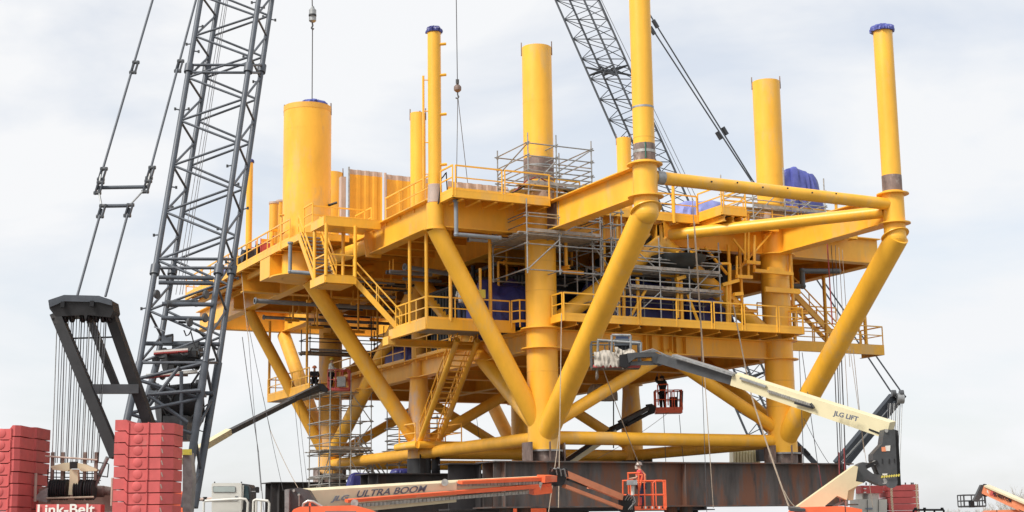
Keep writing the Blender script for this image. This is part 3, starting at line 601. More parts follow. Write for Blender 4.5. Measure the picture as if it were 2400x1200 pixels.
tarp('tarpaulin', 'tiny blue tarpaulin cap on the thin vent stack behind the lattice boom', (VENT.x, VENT.y, VENT.z-.1), (.24, .24, .24), TARP, 12, pw=1, amp=.2)
c = P(842, 1142, y=22.0); tarp('tarpaulin', 'blue tarpaulin sheet at the foot of the silver scaffold tower', (c.x, 22.0, c.z-1.1), (.8, .3, 2.0), TARP, 13)
c = P(905, 1108, y=19); tarp('tarpaulin', 'dark blue tarpaulin strip lying on the middle skid beam', (c.x, 16, -.5), (.9, .5, .35), TARP, 14)
c = P(622, 580, y=24); tarp('tarpaulin', 'pale blue tarpaulin behind the far left deck railing', (-7.2, 26, 11.46), (.7, 1.6, .9), TARPL, 15)
def unit(label, x0, x1, y0, y1, z0, z1, m, ribs=True):
    t = thing('equipment_module', label, 'equipment', ((x0+x1)/2, (y0+y1)/2, z0), None)
    box('casing', x0, x1, y0, y1, z0, z1, m, t)
    if ribs:
        n = max(3, int((x1-x0)/.35)); b = MB()
        for i in range(n): xx = x0+(x1-x0)*(i+.5)/n; b.box(xx-.05, xx+.05, y0-.05, y0+.002, z0+.1, z1-.1)
        n = max(3, int((y1-y0)/.35))
        for i in range(n): yy = y0+(y1-y0)*(i+.5)/n; b.box(x0-.05, x0+.002, yy-.05, yy+.05, z0+.1, z1-.1)
        o = b.build('casing_ribs', m, t); o['kind'] = 'stuff'
    b = MB(); b.box(x0-.08, x1+.08, y0-.08, y1+.08, z1, z1+.1); b.build('top_frame', DKGR, t)
    for i in range(3):
        xx = x0+(x1-x0)*(i+.5)/3; b = MB(); b.lathe((xx, y0+.4, z1+.1), [(.25, 0), (.25, .5), (.15, .6), (0, .6)], 16); b.build('exhaust_cap', m, t)
    return t
unit('black ribbed container between the decks beside the rear right leg', 8.4, 13.4, 3.4, 7.6, 7.62, 9.9, BLACK)
unit('dark equipment skid deep between the decks left of the nearest leg', -.3, 5.5, 8.6, 12, 5.74, 9.0, DKEQ)
unit('dark machinery block behind the central scaffold between the decks', 5.6, 9.4, 4.6, 8.4, 5.74, 9.6, DKEQ)
unit('tall dark cabinet between the decks just right of the front leg', 1.6, 4.4, 4.2, 7.2, 5.74, 9.3, DKEQ)
unit('dark equipment module far behind the tapered left leg between the decks', .8, 9, 15.5, 20, 5.74, 8.8, DKEQ)
t = unit('dark green and black valve skid under the top deck edge behind the central scaffold', 6.2, 7.6, .9, 2.4, 8.6, 10.7, DKEQ, False)
b = MB(); b.lathe((6.9, .85, 9.9), [(0, 0), (.5, 0), (.55, .2), (.4, .5), (0, .6)], 20, V((0, -1, 0))); b.build('round_valve', GREEN, t)
b = MB(); b.lathe((7.4, -.5, 8.75), [(0, 0), (.5, .05), (1.35, .55), (1.45, .75), (0, .8)], 24); tag(b.build('steel_dish', DKEQ), 'dark dished steel cover resting on the upper planks of the central scaffold', 'steel cover')
c = P(1445, 925, y=8); 
tarp('canvas_cover', 'grey canvas cover hanging under the lower deck beside the rear tapered leg', (c.x, 9.5, c.z-.2), (.8, .5, .9), CLOTH, 16)
# generators and hoses on the far left deck
for i, (x, y, m, lb) in enumerate(((-7.6, 18.3, RED, 'small red machine behind the left deck railing'), (-7.8, 20.3, DKEQ, 'black hose reel frame behind the left deck railing'), (-7.5, 22.2, WHITE, 'small white tank behind the left deck railing'))):
    t = thing('deck_machine', lb, 'machine', (x, y, DZ)); box('body', x-.4, x+.4, y-.5, y+.5, DZ, DZ+.9, m, t)
    b = MB(); b.lathe((x-.45, y, DZ+.55), [(0, 0), (.35, 0), (.35, .12), (0, .12)], 20, V((-1, 0, 0))); b.build('reel', BLACK, t)
    for s in (-.45, .45): rod('frame_post', (x-.45, y+s, DZ), (x-.45, y+s, DZ+1.15), .03, m, t)
def hose(pts, m, label, r=.03):
    pts = [V(p) for p in pts]; b = MB(); q = []
    for i in range(len(pts)-1):
        for k in range(6): 
            t = k/6; p = pts[i].lerp(pts[i+1], t); p.z -= .25*math.sin(math.pi*t)*(pts[i+1]-pts[i]).length*.25; q.append(p)
    q.append(pts[-1]); b.path(q, r, 6); tag(b.build('hose', m), label, 'hose')
hose([(-8.25, 13, 12.1), (-8.25, 15, 12.2), (-8.25, 17, 12.1), (-8.25, 19, 12.3)], REDROPE, 'red hose looped along the left deck railing beside the pedestal')
hose([(-2.4, -1.2, 11.6), (-1.4, -1.4, 12.4), (-.8, -1.3, 12.7), (.6, -1.2, 12.3), (1.8, -.9, 12.2)], REDROPE, 'red hose wrapped round the scaffolded front column', .035)
hose([(-2.6, -1.2, 11.6), (-1.4, -1.45, 12.2), (.2, -1.4, 12.3), (1.6, -1.2, 11.9), (2.2, -.6, 12.2)], BLACK, 'black hose wrapped round the scaffolded front column', .035)
hose([(17.6, -.9, 12.4), (18.0, -1.0, 12.7), (18.5, -.9, 11.7)], REDROPE, 'red hose hung over the rail at the right end of the top deck')
hose([(18.2, -.9, 12.5), (18.6, -1.0, 12.4), (18.8, -.9, 11.6)], TARP, 'blue hose hung over the rail at the right end of the top deck')
hose([(-5.5, -.45, 11.1), (-5.35, -.5, 12.3), (-5.15, -.6, 12.6), (-5.1, -.6, 11.7), (-5.3, -.5, 11.2)], BLACK, 'black cable coiled round the base of the slim riser pipe', .03)

# ------------------------------------------------------------------ scaffolds
def scaffold(label, xs, ys, z0, z1, levels, planks=(), diag=(), m=GALV, extra=.9, r=.034, skip=(), rails=(.5, 1.0)):
    t = thing('scaffold', label, 'scaffold', (xs[0], ys[0], z0)); nx, ny = len(xs), len(ys)
    rnd = random.Random(len(label))
    for x in xs:
        for y in ys:
            if (x, y) in skip: continue
            e = rnd.uniform(.1, extra); rod('standard', (x, y, z0-rnd.uniform(0, .2)), (x, y, z1+e), r, m, t)
            for z in levels: rod('coupler', (x, y, z-.07), (x, y, z+.07), r*1.7, m, t, 6)
    for z in levels:
        for y in ys: rod('ledger', (xs[0]-.15, y, z), (xs[-1]+.15, y, z), r*.92, m, t)
        for x in xs: rod('transom', (x, ys[0]-.15, z+.04), (x, ys[-1]+.15, z+.04), r*.92, m, t)
    for z in planks:
        n = max(3, int((ys[-1]-ys[0])/.26))
        for i in range(n):
            y = ys[0]+(ys[-1]-ys[0])*(i+.5)/n; j = rnd.uniform(-.2, .2); zz = z+.09+rnd.uniform(-.012, .012)
            if rnd.random() < .08: continue
            ubar('plank', (xs[0]-.25+j, y, zz), (xs[-1]+.25+j, y, zz), .05, .235, PLANK, t)
        for y in (ys[0], ys[-1]): ubar('toe_board', (xs[0], y-.04, z+.2), (xs[-1], y-.04, z+.2), .15, .03, PLANK, t)
        for hh in rails:
            for y in (ys[0], ys[-1]): rod('guard_rail', (xs[0], y, z+hh), (xs[-1], y, z+hh), r*.9, m, t)
            for x in (xs[0], xs[-1]): rod('guard_rail', (x, ys[0], z+hh+.03), (x, ys[-1], z+hh+.03), r*.9, m, t)
    for p, q in diag: rod('diagonal', p, q, r*.92, m, t)
    return t
scaffold('grey tube scaffold round the front column above the top deck, with red hoses', (-1.5, 0, 1.9), (-1.75, 1.4), 11.5, 14.2, (12.1, 12.8, 13.5, 14.1), (12.05,), (((-1.5, -1.75, 11.8), (0, -1.75, 13.4)), ((1.9, -1.75, 13.2), (1.9, 1.4, 14.1)), ((-1.5, 1.4, 13.2), (-1.5, -1.75, 14.1)), ((0, -1.75, 12.8), (1.9, -1.75, 14.1))), skip=((0, 1.4),))
scaffold('grey tube scaffold hung round the front leg between the two decks, with plank floor', (-1.7, 0, 2.2), (-1.9, 1.6), 8.1, 11.3, (8.1, 9.3, 9.75, 10.6), (9.75,), (((-1.7, -1.9, 8.1), (0, -1.9, 9.6)), ((2.2, -1.9, 8.1), (2.2, 1.6, 9.6)), ((0, -1.9, 9.75), (2.2, -1.9, 11.2))), extra=.12, skip=((0, 1.6),))
scaffold('tall narrow scaffold standing right of the front leg on the lower walkway', (2.1, 3.4), (-1.3, .2), 6.1, 10.0, (6.9, 8.2, 9.6), (), (((2.1, -1.3, 8.2), (3.4, -1.3, 6.4)), ((3.4, -1.3, 8.2), (2.1, -1.3, 9.6))))
scaffold('large central scaffold behind the front knee brace, two plank floors with guard rails', (4.2, 5.9, 7.6, 9.4), (-1.2, .3), 6.1, 10.0, (7.3, 7.8, 8.6, 9.2, 9.8), (7.6, 8.55), (((4.2, -1.2, 6.2), (5.9, -1.2, 7.6)), ((7.6, -1.2, 7.6), (9.4, -1.2, 9.2)), ((5.9, -1.2, 8.6), (4.2, -1.2, 9.8))))
scaffold('slim vertical scaffold ladder bay hanging left of the front knee brace', (2.9, 3.5), (-1.7, -.9), 7.2, 11.3, (7.6, 8.4, 9.2, 9.9, 10.6, 11.2), (), (), extra=.3)
scaffold('silver tube scaffold round the rear right column above the top deck', (W-2.0, W, W+2.6), (-1.1, 1.6), 11.5, 13.5, (11.8, 12.7, 13.5), (12.2,), (((W-2, -1.1, 11.8), (W, -1.1, 13.5)), ((W, -1.1, 11.8), (W+2.6, -1.1, 13.5)), ((W+2.6, -1.1, 12.1), (W, -1.1, 13.4)), ((W-2, 1.6, 11.8), (W-2, -1.1, 13.5))), m=SILV, extra=1.1, skip=((W, 1.6),))
scaffold('tall silver scaffold tower at the left rear leg, rising from the ground', (-2.2, -.9, .4), (22.4, 24.2, 26.0), GZ, 5.4, (-3.2, -1.6, -.4, .2, 1.0, 2.1, 2.9, 3.8, 4.6), (-1.3, 1.1), (((-2.2, 22.4, -3.2), (-.9, 22.4, -1.6)), ((-2.2, 24.2, -3.2), (-2.2, 26, -1)), ((-.9, 22.4, -1.3), (.4, 22.4, .6)), ((.4, 22.4, -1.3), (-.9, 22.4, .6)), ((-2.2, 22.4, 1), (-2.2, 24.2, -1.2)), ((-.9, 22.4, 1.1), (.4, 22.4, 2.7)), ((-2.2, 26, -1.6), (-2.2, 22.4, .2)), ((.4, 22.4, -3.2), (-.9, 22.4, -1.6)), ((.4, 22.4, 2.9), (-.9, 22.4, 4.6))), m=SILV)
st = bpy.data.objects['scaffold.006']
stair((-.2, 22.8, 1.1), (1.6, 22.8, -1.4), (0, 1, 0), .7, 10, st, SILV, sh=.1, tm=SILV)
scaffold('lower grey scaffold bay between the silver tower and the tapered left leg', (.6, 1.9, 3.0), (18.6, 20.4), -.2, 2.9, (.2, 1.0, 1.6, 2.3, 2.9), (.9,), (((.6, 18.6, .2), (1.9, 18.6, 1.6)),))
scaffold('dark hanging plank platform round the left rear leg under the top deck', (-2.3, 2.6), (25.8, 27.4), 7.3, 8.6, (7.35, 8.2), (7.3,), (), m=DKGR, extra=.6, rails=(.9,))
scaffold('dark tube guard frame behind the upper part of the pedestal brace', (1.6, 3.2, 4.8), (24.4, 25.4), 6.4, 8.9, (6.6, 7.4, 8.3), (), (((1.6, 24.4, 6.6), (3.2, 24.4, 8.3)),), m=DKGR)

# ------------------------------------------------------------------ people
def skin(name, vs, es, rs, m, parent, lvl=1, base=None, rotz=0, sc=1):
    me = bpy.data.meshes.new(name); cz, sz = math.cos(rotz), math.sin(rotz)
    me.from_pydata([(base.x+(x*cz-y*sz)*sc, base.y+(x*sz+y*cz)*sc, base.z+z*sc) for x, y, z in vs], es, [])
    me.materials.append(m); o = bpy.data.objects.new(name, me)
    o.modifiers.new('skin', 'SKIN'); o.modifiers['skin'].use_smooth_shade = True
    for i, r in enumerate(rs):
        r = r if isinstance(r, tuple) else (r, r)
        me.skin_vertices[0].data[i].radius = (r[0]*sc, r[1]*sc)
    me.skin_vertices[0].data[0].use_root = True
    s = o.modifiers.new('sub', 'SUBSURF'); s.levels = lvl; s.render_levels = lvl
    if parent is None: COL.objects.link(o)
    else: link(o, parent)
    return o
def person(base, rotz, label, shirt, pants, hat=None, arms='fwd', short=True, lean=0, sit=False, vest=None, hair=DARKC, sc=1, hoodmask=None):
    base = V(base); hz = .92 if not sit else .50
    up = [(0, 0, hz), (0, lean*.3, hz+.24), (0, lean*.7, hz+.44), (0, lean, hz+.58), (0, lean+.02, hz+.66), (0, lean+.03, hz+.76), (0, lean+.02, hz+.85)]
    L_ = []
    for s in (-1, 1):
        sh = (s*.20, lean*.8, hz+.52)
        if arms == 'fwd': el, wr = (s*.25, lean+.10, hz+.26), (s*.17, lean+.34, hz+.24)
        elif arms == 'up': el, wr = (s*.24, lean+.22, hz+.60), (s*.14, lean+.30, hz+.88)
        else: el, wr = (s*.27, lean*.5-.03, hz+.24), (s*.25, lean*.5+.10, hz+.02)
        L_.append((sh, el, wr))
    def leg(s):
        if sit: return [(s*.10, .05, hz-.02), (s*.12, .45, hz+.02), (s*.12, .50, .10), (s*.12, .62, .05)]
        return [(s*.10, 0, hz-.06), (s*.11, .03, .48), (s*.11, -.02, .09), (s*.12, .15, .045)]
    # body: one continuous skinned surface with five-fingered hands
    vs = list(up); rs = [(.15, .11), (.14, .10), (.16, .10), (.07, .07), (.066, .07), (.112, .135), (.075, .09)]; es = [(i, i+1) for i in range(6)]
    vs.append((0, lean+.14, hz+.755)); rs.append((.018, .018)); es.append((5, 7))
    for s, (sh, el, wr) in zip((-1, 1), L_):
        b0 = len(vs); d = (V(wr)-V(el)).normalized(); sd = d.cross(V((0, 0, 1))); sd = sd.normalized() if sd.length > .1 else V((1, 0, 0)); dn = sd.cross(d)
        hand = V(wr)+d*.08
        vs += [sh, el, wr, tuple(hand)]; rs += [.062, .052, .038, (.05, .024)]; es += [(2, b0), (b0, b0+1), (b0+1, b0+2), (b0+2, b0+3)]
        for j in range(4):
            k = len(vs); f = hand+d*.05+sd*(j-1.5)*.022; g = f+d*(.045-.006*abs(j-1.3))+dn*.02*(1 if arms != 'up' else -.4)
            vs += [tuple(f), tuple(g)]; rs += [.011, .010]; es += [(b0+3, k), (k, k+1)]
        k = len(vs); vs += [tuple(V(wr)+d*.04+sd*.045*-s), tuple(V(wr)+d*.085+sd*.06*-s)]; rs += [.012, .010]; es += [(b0+2, k), (k, k+1)]
    for s in (-1, 1):
        b0 = len(vs); vs += leg(s); rs += [.095, .065, .048, .04]; es += [(0, b0), (b0, b0+1), (b0+1, b0+2), (b0+2, b0+3)]
    body = skin('person', vs, es, rs, SKIN, None, 1, base, rotz, sc); tag(body, label, 'person')
    WM[body.name] = Matrix()
    # clothes follow the same skeleton a little wider
    vs = [(0, 0, hz-.03), up[1], up[2], (0, lean*.95, hz+.55)]; rs = [(.20, .165), (.205, .165), (.235, .185), (.12, .12)]; es = [(0, 1), (1, 2), (2, 3)]
    for sh, el, wr in L_:
        k = len(vs); end = V(sh).lerp(V(el), .75) if short else V(wr); mid = V(sh).lerp(V(el), .45) if short else V(el)
        vs += [sh, tuple(mid), tuple(end)]; rs += [.105, .088, .082 if short else .06]; es += [(2, k), (k, k+1), (k+1, k+2)]
    skin('shirt', vs, es, rs, shirt, body, 1, base, rotz, sc)
    vs = [(0, 0, hz+.02)]; rs = [(.20, .16)]; es = []
    for s in (-1, 1):
        k = len(vs); lg = leg(s); vs += lg[:3]; rs += [.135, .10, .085]; es += [(0, k), (k, k+1), (k+1, k+2)]
    skin('trousers', vs, es, rs, pants, body, 1, base, rotz, sc)
    rot = Matrix.Translation(base) @ Matrix.Rotation(rotz, 4, 'Z') @ Matrix.Scale(sc, 4)
    for s in (-1, 1):
        lg = leg(s); a, c = rot @ V(lg[2]), rot @ V(lg[3]); b = MB(); b.tube(a-V((0, 0, .085*sc)), a+V((0, 0, .06*sc)), .07*sc, 12, .06*sc); b.beam(a-V((0, 0, .04*sc)), c+(c-a)*.25-V((0, 0, .0)), .09*sc, .095*sc); b.build('boot', BLACK, body)
    hc = rot @ V((0, lean+.025, hz+.83)); fw = (rot.to_3x3() @ V((0, 1, 0))).normalized()
    if hat:
        b = MB(); b.lathe(hc-V((0, 0, .03*sc)), [(.165*sc, -.02*sc), (.17*sc, -.008*sc), (.135*sc, .0), (.128*sc, .06*sc), (.095*sc, .115*sc), (.035*sc, .14*sc), (0, .142*sc)], 20); b.build('hard_hat', hat, body)
    else:
        b = MB(); b.lathe(hc-V((0, 0, .10*sc))-fw*.015, [(.11*sc, 0), (.125*sc, .07*sc), (.10*sc, .13*sc), (0, .165*sc)], 16); b.build('hair', hair, body)
    if hoodmask:
        b = MB(); f = rot @ V((0, lean+.12, hz+.72)); b.lathe(f, [(.02*sc, -.12*sc), (.075*sc, -.08*sc), (.085*sc, .03*sc), (.05*sc, .08*sc), (0, .09*sc)], 14); b.build('face_mask', hoodmask, body)
    if vest:
        for s in (-1, 1):
            pts = [rot @ V(p) for p in ((s*.10, -.17, hz+.1), (s*.13, -.165, hz+.40), (s*.12, 0, hz+.62), (s*.12, .19, hz+.40), (s*.09, .175, hz+.1))]; b = MB(); b.path(pts, .022*sc, 6); b.build('harness_strap', vest, body)
        b = MB(); pts = [rot @ V((.205*math.cos(a), .175*math.sin(a), hz+.06)) for a in [i*math.pi/8 for i in range(17)]]; b.path(pts, .028*sc, 6); b.build('harness_belt', vest, body)
    return body
face = lambda v: math.atan2(-v.x, v.y)
person(P(1083, 757, z=6.04), face(V((.3, 1, 0))), 'worker in pale grey shirt and dark trousers standing on the left landing', GREYSH, NAVY, None, 'fwd')
person((-2.2, 25.2, 5.0), face(-X*.4-Y), 'worker in dark clothes sitting on the far left walkway edge beside the rear leg', DARKC, DARKC, ORNP, 'fwd', False, .1, True)

# ------------------------------------------------------------------ boom lifts
def PB(name, a, c, hpx, m, parent, w=.35, h2px=None, dd=0):
    p, q = P(a[0], a[1], d=a[2]+dd), P(c[0], c[1], d=c[2]+dd)
    return bar(name, p, q, hpx*a[2]/F, w, m, parent, up=UPV, h2=(hpx if h2px is None else h2px)*c[2]/F)
def poly(name, pts, d, w, m, parent, dd=0):           # outlined plate with real thickness w
    ps = [P(x, y, d=d+dd-w/2) for x, y in pts]; b = MB(); b.prism(ps, BH*w)
    if (ps[1]-ps[0]).cross(ps[2]-ps[1]).dot(BH) > 0: b.f = [f[::-1] for f in b.f]
    return b.build(name, m, parent)
def basket(parent, px0, px1, pyt, pyb, d, m, depth=.95, yaw=0.0, name='basket', floor=.16):
    p0, p1 = P(px0, pyb, d=d), P(px1, pyb, d=d); ax = (p1-p0); ax.z = 0; Lx = ax.length; ax.normalize(); ay = V((-ax.y, ax.x, 0)); z = V((0, 0, 1)); h = (P(px0, pyt, d=d)-p0).z
    o = p0; r = .028; b = MB(); q = [o, o+ax*Lx, o+ax*Lx+ay*depth, o+ay*depth]; b.prism(q, z*floor); bk = b.build(name, m, parent)
    top = [c+z*h for c in q]; mid = [c+z*(floor+(h-floor)*.45) for c in q]
    for ps in (top, mid):
        for i in range(4): rod('basket_rail', ps[i], ps[(i+1) % 4], r, m, bk)
    for i in range(4):
        for f in ((0, .36, .7) if i % 2 == 0 else (0, .5)): c = q[i].lerp(q[(i+1) % 4], f); rod('basket_post', c+z*floor*.5, c+z*h, r, m, bk)
    # gate loop
    g = [q[0].lerp(q[1], f)+z*zz for f, zz in ((.62, floor), (.62, h-.1), (.70, h+.01), (.88, h+.01), (.95, h-.1), (.95, floor+.1))]; b = MB(); b.path(g, r, 8); b.build('gate', m, bk)
    return bk, o, ax, ay, Lx, h, floor
LG = 'boom lifts working round the platform'
# A: the long low lift in front
A = thing('boom_lift', 'long cream and orange boom lift lying low in front, below the rusty beam', 'boom lift', P(780, 1200, d=51), LG)
PB('main_boom', (706, 1179, 52), (1060, 1151, 55.5), 62, TAN, A, .6, 46)
PB('inner_boom', (1040, 1140, 55.4), (1268, 1128, 58), 24, TAN, A, .4, 22, -.1)
PB('orange_bar', (1078, 1130.5, 55.6), (1285, 1121, 58.2), 7, ORNG, A, .3, 9, -.32)
PB('orange_bar', (812, 1174, 52.6), (1288, 1137, 58.2), 7, ORNG, A, .22, 9, -.40); PB('orange_end', (1245, 1150, 57.8), (1288, 1146, 58.2), 18, ORNG, A, .4, 16, -.42); PB('orange_end', (1268, 1122, 57.8), (1296, 1121, 58.4), 16, ORNG, A, .4, 14, -.3)
def chain(a, c, hpx, n, m, parent, w=.12):
    p, q = P(*a[:2], d=a[2]), P(*c[:2], d=c[2]); h = hpx*a[2]/F
    for i in range(n):
        s, e = p.lerp(q, (i+.06)/n), p.lerp(q, (i+.94)/n); ubar('chain_link', s, e, h, w, SILV, parent, up=UPV)
chain((828, 1185, 52.3), (1238, 1153, 57.3), 8, 46, SILV, A); chain((1036, 1137, 55), (1270, 1131, 57.6), 7, 28, SILV, A); chain((1262, 1150, 57.4), (1268, 1130, 57.4), 7, 3, SILV, A)
b = MB(); b.lathe(P(832, 1179, d=52.1), [(0, 0), (.13, 0), (.13, .14), (0, .14)], 20, -BH); b.build('chain_loop', SILV, A)
b = MB(); b.lathe(P(1043, 1131, d=54.9), [(0, 0), (.13, 0), (.13, .12), (0, .12)], 20, -BH); b.build('chain_loop', SILV, A)
poly('boom_head', [(668, 1147), (700, 1143), (722, 1148), (752, 1200), (760, 1235), (668, 1235)], 51.6, .75, DKGR, A); poly('head_edge', [(667, 1148), (677, 1146), (677, 1230), (667, 1230)], 51.2, .5, GALV, A)
for x, y in ((689, 1150), (672, 1198), (701, 1160)): b = MB(); b.lathe(P(x, y, d=51.2), [(0, 0), (.045, 0), (.045, .06), (0, .06)], 16, -BH); b.build('pin', SILV, A)
rod('hose_guard', P(701, 1160, d=51.15), P(701, 1186, d=51.15), .022, SILV, A)
b = MB(); b.path([P(708, 1195, d=51), P(712, 1180, d=51), P(722, 1174, d=51), P(735, 1176, d=51), P(755, 1188, d=51)], .05, 8); b.build('cable_arch', SILV, A)
# chassis and hood
def hood(parent, px0, px1, pyt, d, m, dep=1.3, slope=.3, split=None):
    p0, p1 = P(px0, pyt, d=d), P(px1, pyt, d=d); ax = p1-p0; ax.z = 0; Lx = ax.length; ax.normalize(); ay = V((-ax.y, ax.x, 0)); zt = p0.z; zb = GZ+1.0; b = MB(); n = []
    for f, z in ((0, zb), (-.01, zt-.25), (.03, zt-.08), (.10, zt), (.70, zt+.02), (1-.12, zt-slope*.4), (1, zt-slope), (1, zb)): n.append(p0+ax*Lx*f+V((0, 0, z-p0.z)))
    b.prism(n, ay*dep); b.f = [f[::-1] for f in b.f]; h = b.build('hood', m, parent)
    if split: 
        c = p0+ax*Lx*split-ay*.01; b = MB(); b.beam(c+V((0, 0, .02)), c-V((0, 0, 1.0)), .02, .02, up=ax); b.build('hood_seam', BLACK, h)
    b = MB(); c = p0+ax*Lx*.5+ay*dep/2; b.beam(V((c.x, c.y, GZ+.75))-ax*Lx*.6, V((c.x, c.y, GZ+.75))+ax*Lx*.6, .5, dep+.9); b.build('chassis', DKGR, parent)
    for fx in (-.42, .42):
        for s in (-.2, dep+.2):
            w_ = p0+ax*Lx*(.5+fx)+ay*s; b = MB(); b.lathe(V((w_.x, w_.y, GZ+.55))-ay*.2, [(0, 0), (.5, 0), (.55, .06), (.55, .34), (.5, .4), (0, .4)], 28, ay); wh = b.build('wheel', BLACK, parent)
            b = MB(); b.lathe(V((w_.x, w_.y, GZ+.55))-ay*.215, [(0, 0), (.28, 0), (.28, .43), (0, .43)], 20, ay); b.build('rim', TAN, wh)
    return h
h_ = hood(A, 682, 890, 1188, 50, ORNG, 1.3, .32, .21); rod('hood_lamp', P(726.5, 1188, d=50.2), P(726.5, 1179, d=50.2), .035, ORNG, A)
b = MB(); p = P(762, 1199, d=49.95); q = P(835, 1199, d=49.95); b.beam(p, q, .03, .02); b.build('hood_stripe', LBLUE, h_)
# jib
poly('knuckle', [(1286, 1102), (1300, 1098), (1326, 1101), (1328, 1118), (1322, 1136), (1300, 1140), (1286, 1132)], 58.6, .5, BLACK, A)
for i in range(7): b = MB(); xx = 1288+i*5; b.path([P(xx, 1104, d=58.2), P(xx+4, 1096+(i % 3)*2, d=58.1), P(xx+10, 1099, d=58.1), P(xx+13, 1112+i, d=58.2)], .03, 6); b.build('hydraulic_hose', GALV if i % 2 else BLACK, A)
PB('jib', (1322, 1110, 58.6), (1455, 1165, 61.3), 16, ORNP, A, .25, 14); PB('jib_rod', (1322, 1139, 58.6), (1455, 1190, 61.3), 8, ORNP, A, .2, 8); PB('jib_cylinder', (1330, 1124, 58.6), (1378, 1141, 59.8), 4, BLACK, A, .1, 4)
PB('jib_lug', (1382, 1141, 59.9), (1398, 1143, 60.2), 9, ORNP, A, .28, 6)
poly('rotator', [(1450, 1160), (1470, 1163), (1486, 1170), (1488, 1200), (1466, 1206), (1450, 1196)], 61.6, .45, BLACK, A)
for i in range(6): b = MB(); b.path([P(1462+i*3, 1172, d=61.1), P(1470+i*3, 1158+i, d=61.0), P(1484+i, 1166+i*2, d=61.0), P(1483-i*2, 1194, d=61.1)], .028, 6); b.build('hydraulic_hose', GALV if i % 2 else BLACK, A)
bk, o, ax, ay, Lx, h, fl = basket(A, 1484, 1562, 1127, 1196, 62, ORNG)
# left, higher cage bay with the control box
z = V((0, 0, 1)); ppm = F/62
for a, c in (((1458, 1127), (1484, 1126)), ((1460, 1127), (1460, 1160)), ((1460, 1160), (1490, 1160)), ((1470, 1109), (1500, 1108)), ((1472, 1109), (1474, 1160)), ((1497, 1109), (1497, 1185)), ((1497, 1112), (1506, 1114)), ((1506, 1114), (1498, 1150))): rod('cage_rail', P(*a, d=61.9), P(*c, d=61.9), .035, ORNG, bk)
ubox('control_box', Matrix.Translation(P(1481, 1131, d=61.6)) @ Matrix((RH, BH, z)).transposed().to_4x4() @ Matrix.Diagonal((.42, .3, .2, 1)), GALV, bk); rod('control_post', P(1483, 1137, d=61.7), P(1483, 1160, d=61.7), .07, WHITE, bk)
for i in range(7): ubar('hazard_mark', P(1503+i*8, 1189.4, d=61.955), P(1507+i*8, 1189.2, d=61.955), .09, .012, LWHITE if i % 2 else LBLACK, bk, up=UPV)
rod('fire_bottle', P(1501, 1166, d=62.2), P(1501, 1184, d=62.2), .06, RED, bk, 12)
person(o+ax*Lx*.30+ay*.5+z*fl, face(-RH+BH*.25), 'worker in red shirt, harness and scuffed hard hat standing in the front orange basket', REDSH, NAVY, BROWNH, 'fwd', True, .05, False, ORNP, DARKC, 1.0, CLOTH)
def label_on(parent, s, a, c, d0, d1, hpx, m, shear=0, dd=-.45, name='lettering', bold=.03):
    p, q = P(*a, d=d0+dd), P(*c, d=d1+dd); return text(name, s, p, q-p, UPV, (q-p).length, hpx*d0/F, m, parent, shear, bold)
label_on(A, 'JLG', (779, 1174), (823, 1170), 52.72, 53.16, 15, LGREY, .35, -.42, bold=.03)
label_on(A, 'ULTRA BOOM', (833, 1165.5), (998, 1152), 53.26, 54.9, 15.5, LBLUE, .35, -.42, bold=.008)
PB('grey_streak', (852, 1159, 53.4), (940, 1152, 54.4), 1.5, LGREY, A, .02, 1.5, -.33)
# B: big lift on the right with folded tower
B = thing('boom_lift', 'pale cream boom lift with dark upright tower, reaching left across the right leg', 'boom lift', P(1940, 1200, d=51), LG)
PB('main_boom', (2088, 1008, 52.5), (1722, 888, 56.4), 40, CREAM, B, .5, 29)
PB('tip_boom', (1728, 892, 56.4), (1548, 840, 58.8), 24, DKGR, B, .38, 21)
PB('boom_rail', (1722, 878, 56.1), (1580, 833, 58), 6, GALV, B, .3, 5)
chain((1800, 916, 55.2), (1905, 950, 54.1), 6, 20, SILV, B); PB('cable_tray', (1735, 886, 55.9), (1795, 906, 55.2), 5, GALV, B, .1, 5); PB('cable_slot', (1862, 944, 54.4), (1905, 956, 54), 5, BLACK, B, .05, 5, .02)
rod('slot_pin', P(1900, 946, d=54.0), P(1908, 956, d=53.9), .05, BLACK, B); PB('cable_slot', (2037, 1006, 52.75), (2070, 1019, 52.4), 4, BLACK, B, .05, 4)
label_on(B, 'JLG LIFT', (1954, 973), (2013, 988.5), 53.6, 52.9, 15, LBLUE, .1, -.28, bold=.03)
# tip: bent link, platform pivot
poly('jib_link', [(1470, 828), (1528, 823), (1556, 834), (1560, 850), (1548, 856), (1530, 850), (1528, 836), (1490, 838), (1474, 850)], 58.9, .35, DKGR, B); PB('jib_link_low', (1468, 852, 59), (1552, 850, 58.9), 9, DKGR, B, .25, 9)
for i in range(4): b = MB(); b.path([P(1500+i*6, 826, d=58.6), P(1530+i*4, 818+i*2, d=58.5), P(1556+i*3, 830+i*2, d=58.5)], .02, 6); b.build('hydraulic_hose', GALV, B)
poly('platform_pivot', [(1452, 832), (1474, 828), (1478, 856), (1468, 862), (1452, 858)], 59.1, .5, BLACK, B)
bk, o, ax, ay, Lx, h, fl = basket(B, 1388, 1502, 800, 862, 59.4, DKGR, 1.0); bar('red_sill', P(1390, 858, d=59.2), P(1500, 859, d=59.2), .1, .05, RED, bk)
for a, c in (((1400, 797), (1500, 804)), ((1402, 797), (1400, 850)), ((1434, 785), (1434, 830)), ((1478, 786), (1478, 830)), ((1434, 785), (1478, 786)), ((1502, 802), (1502, 832))): rod('cage_rail', P(*a, d=59.3), P(*c, d=59.3), .05, GALV, bk)
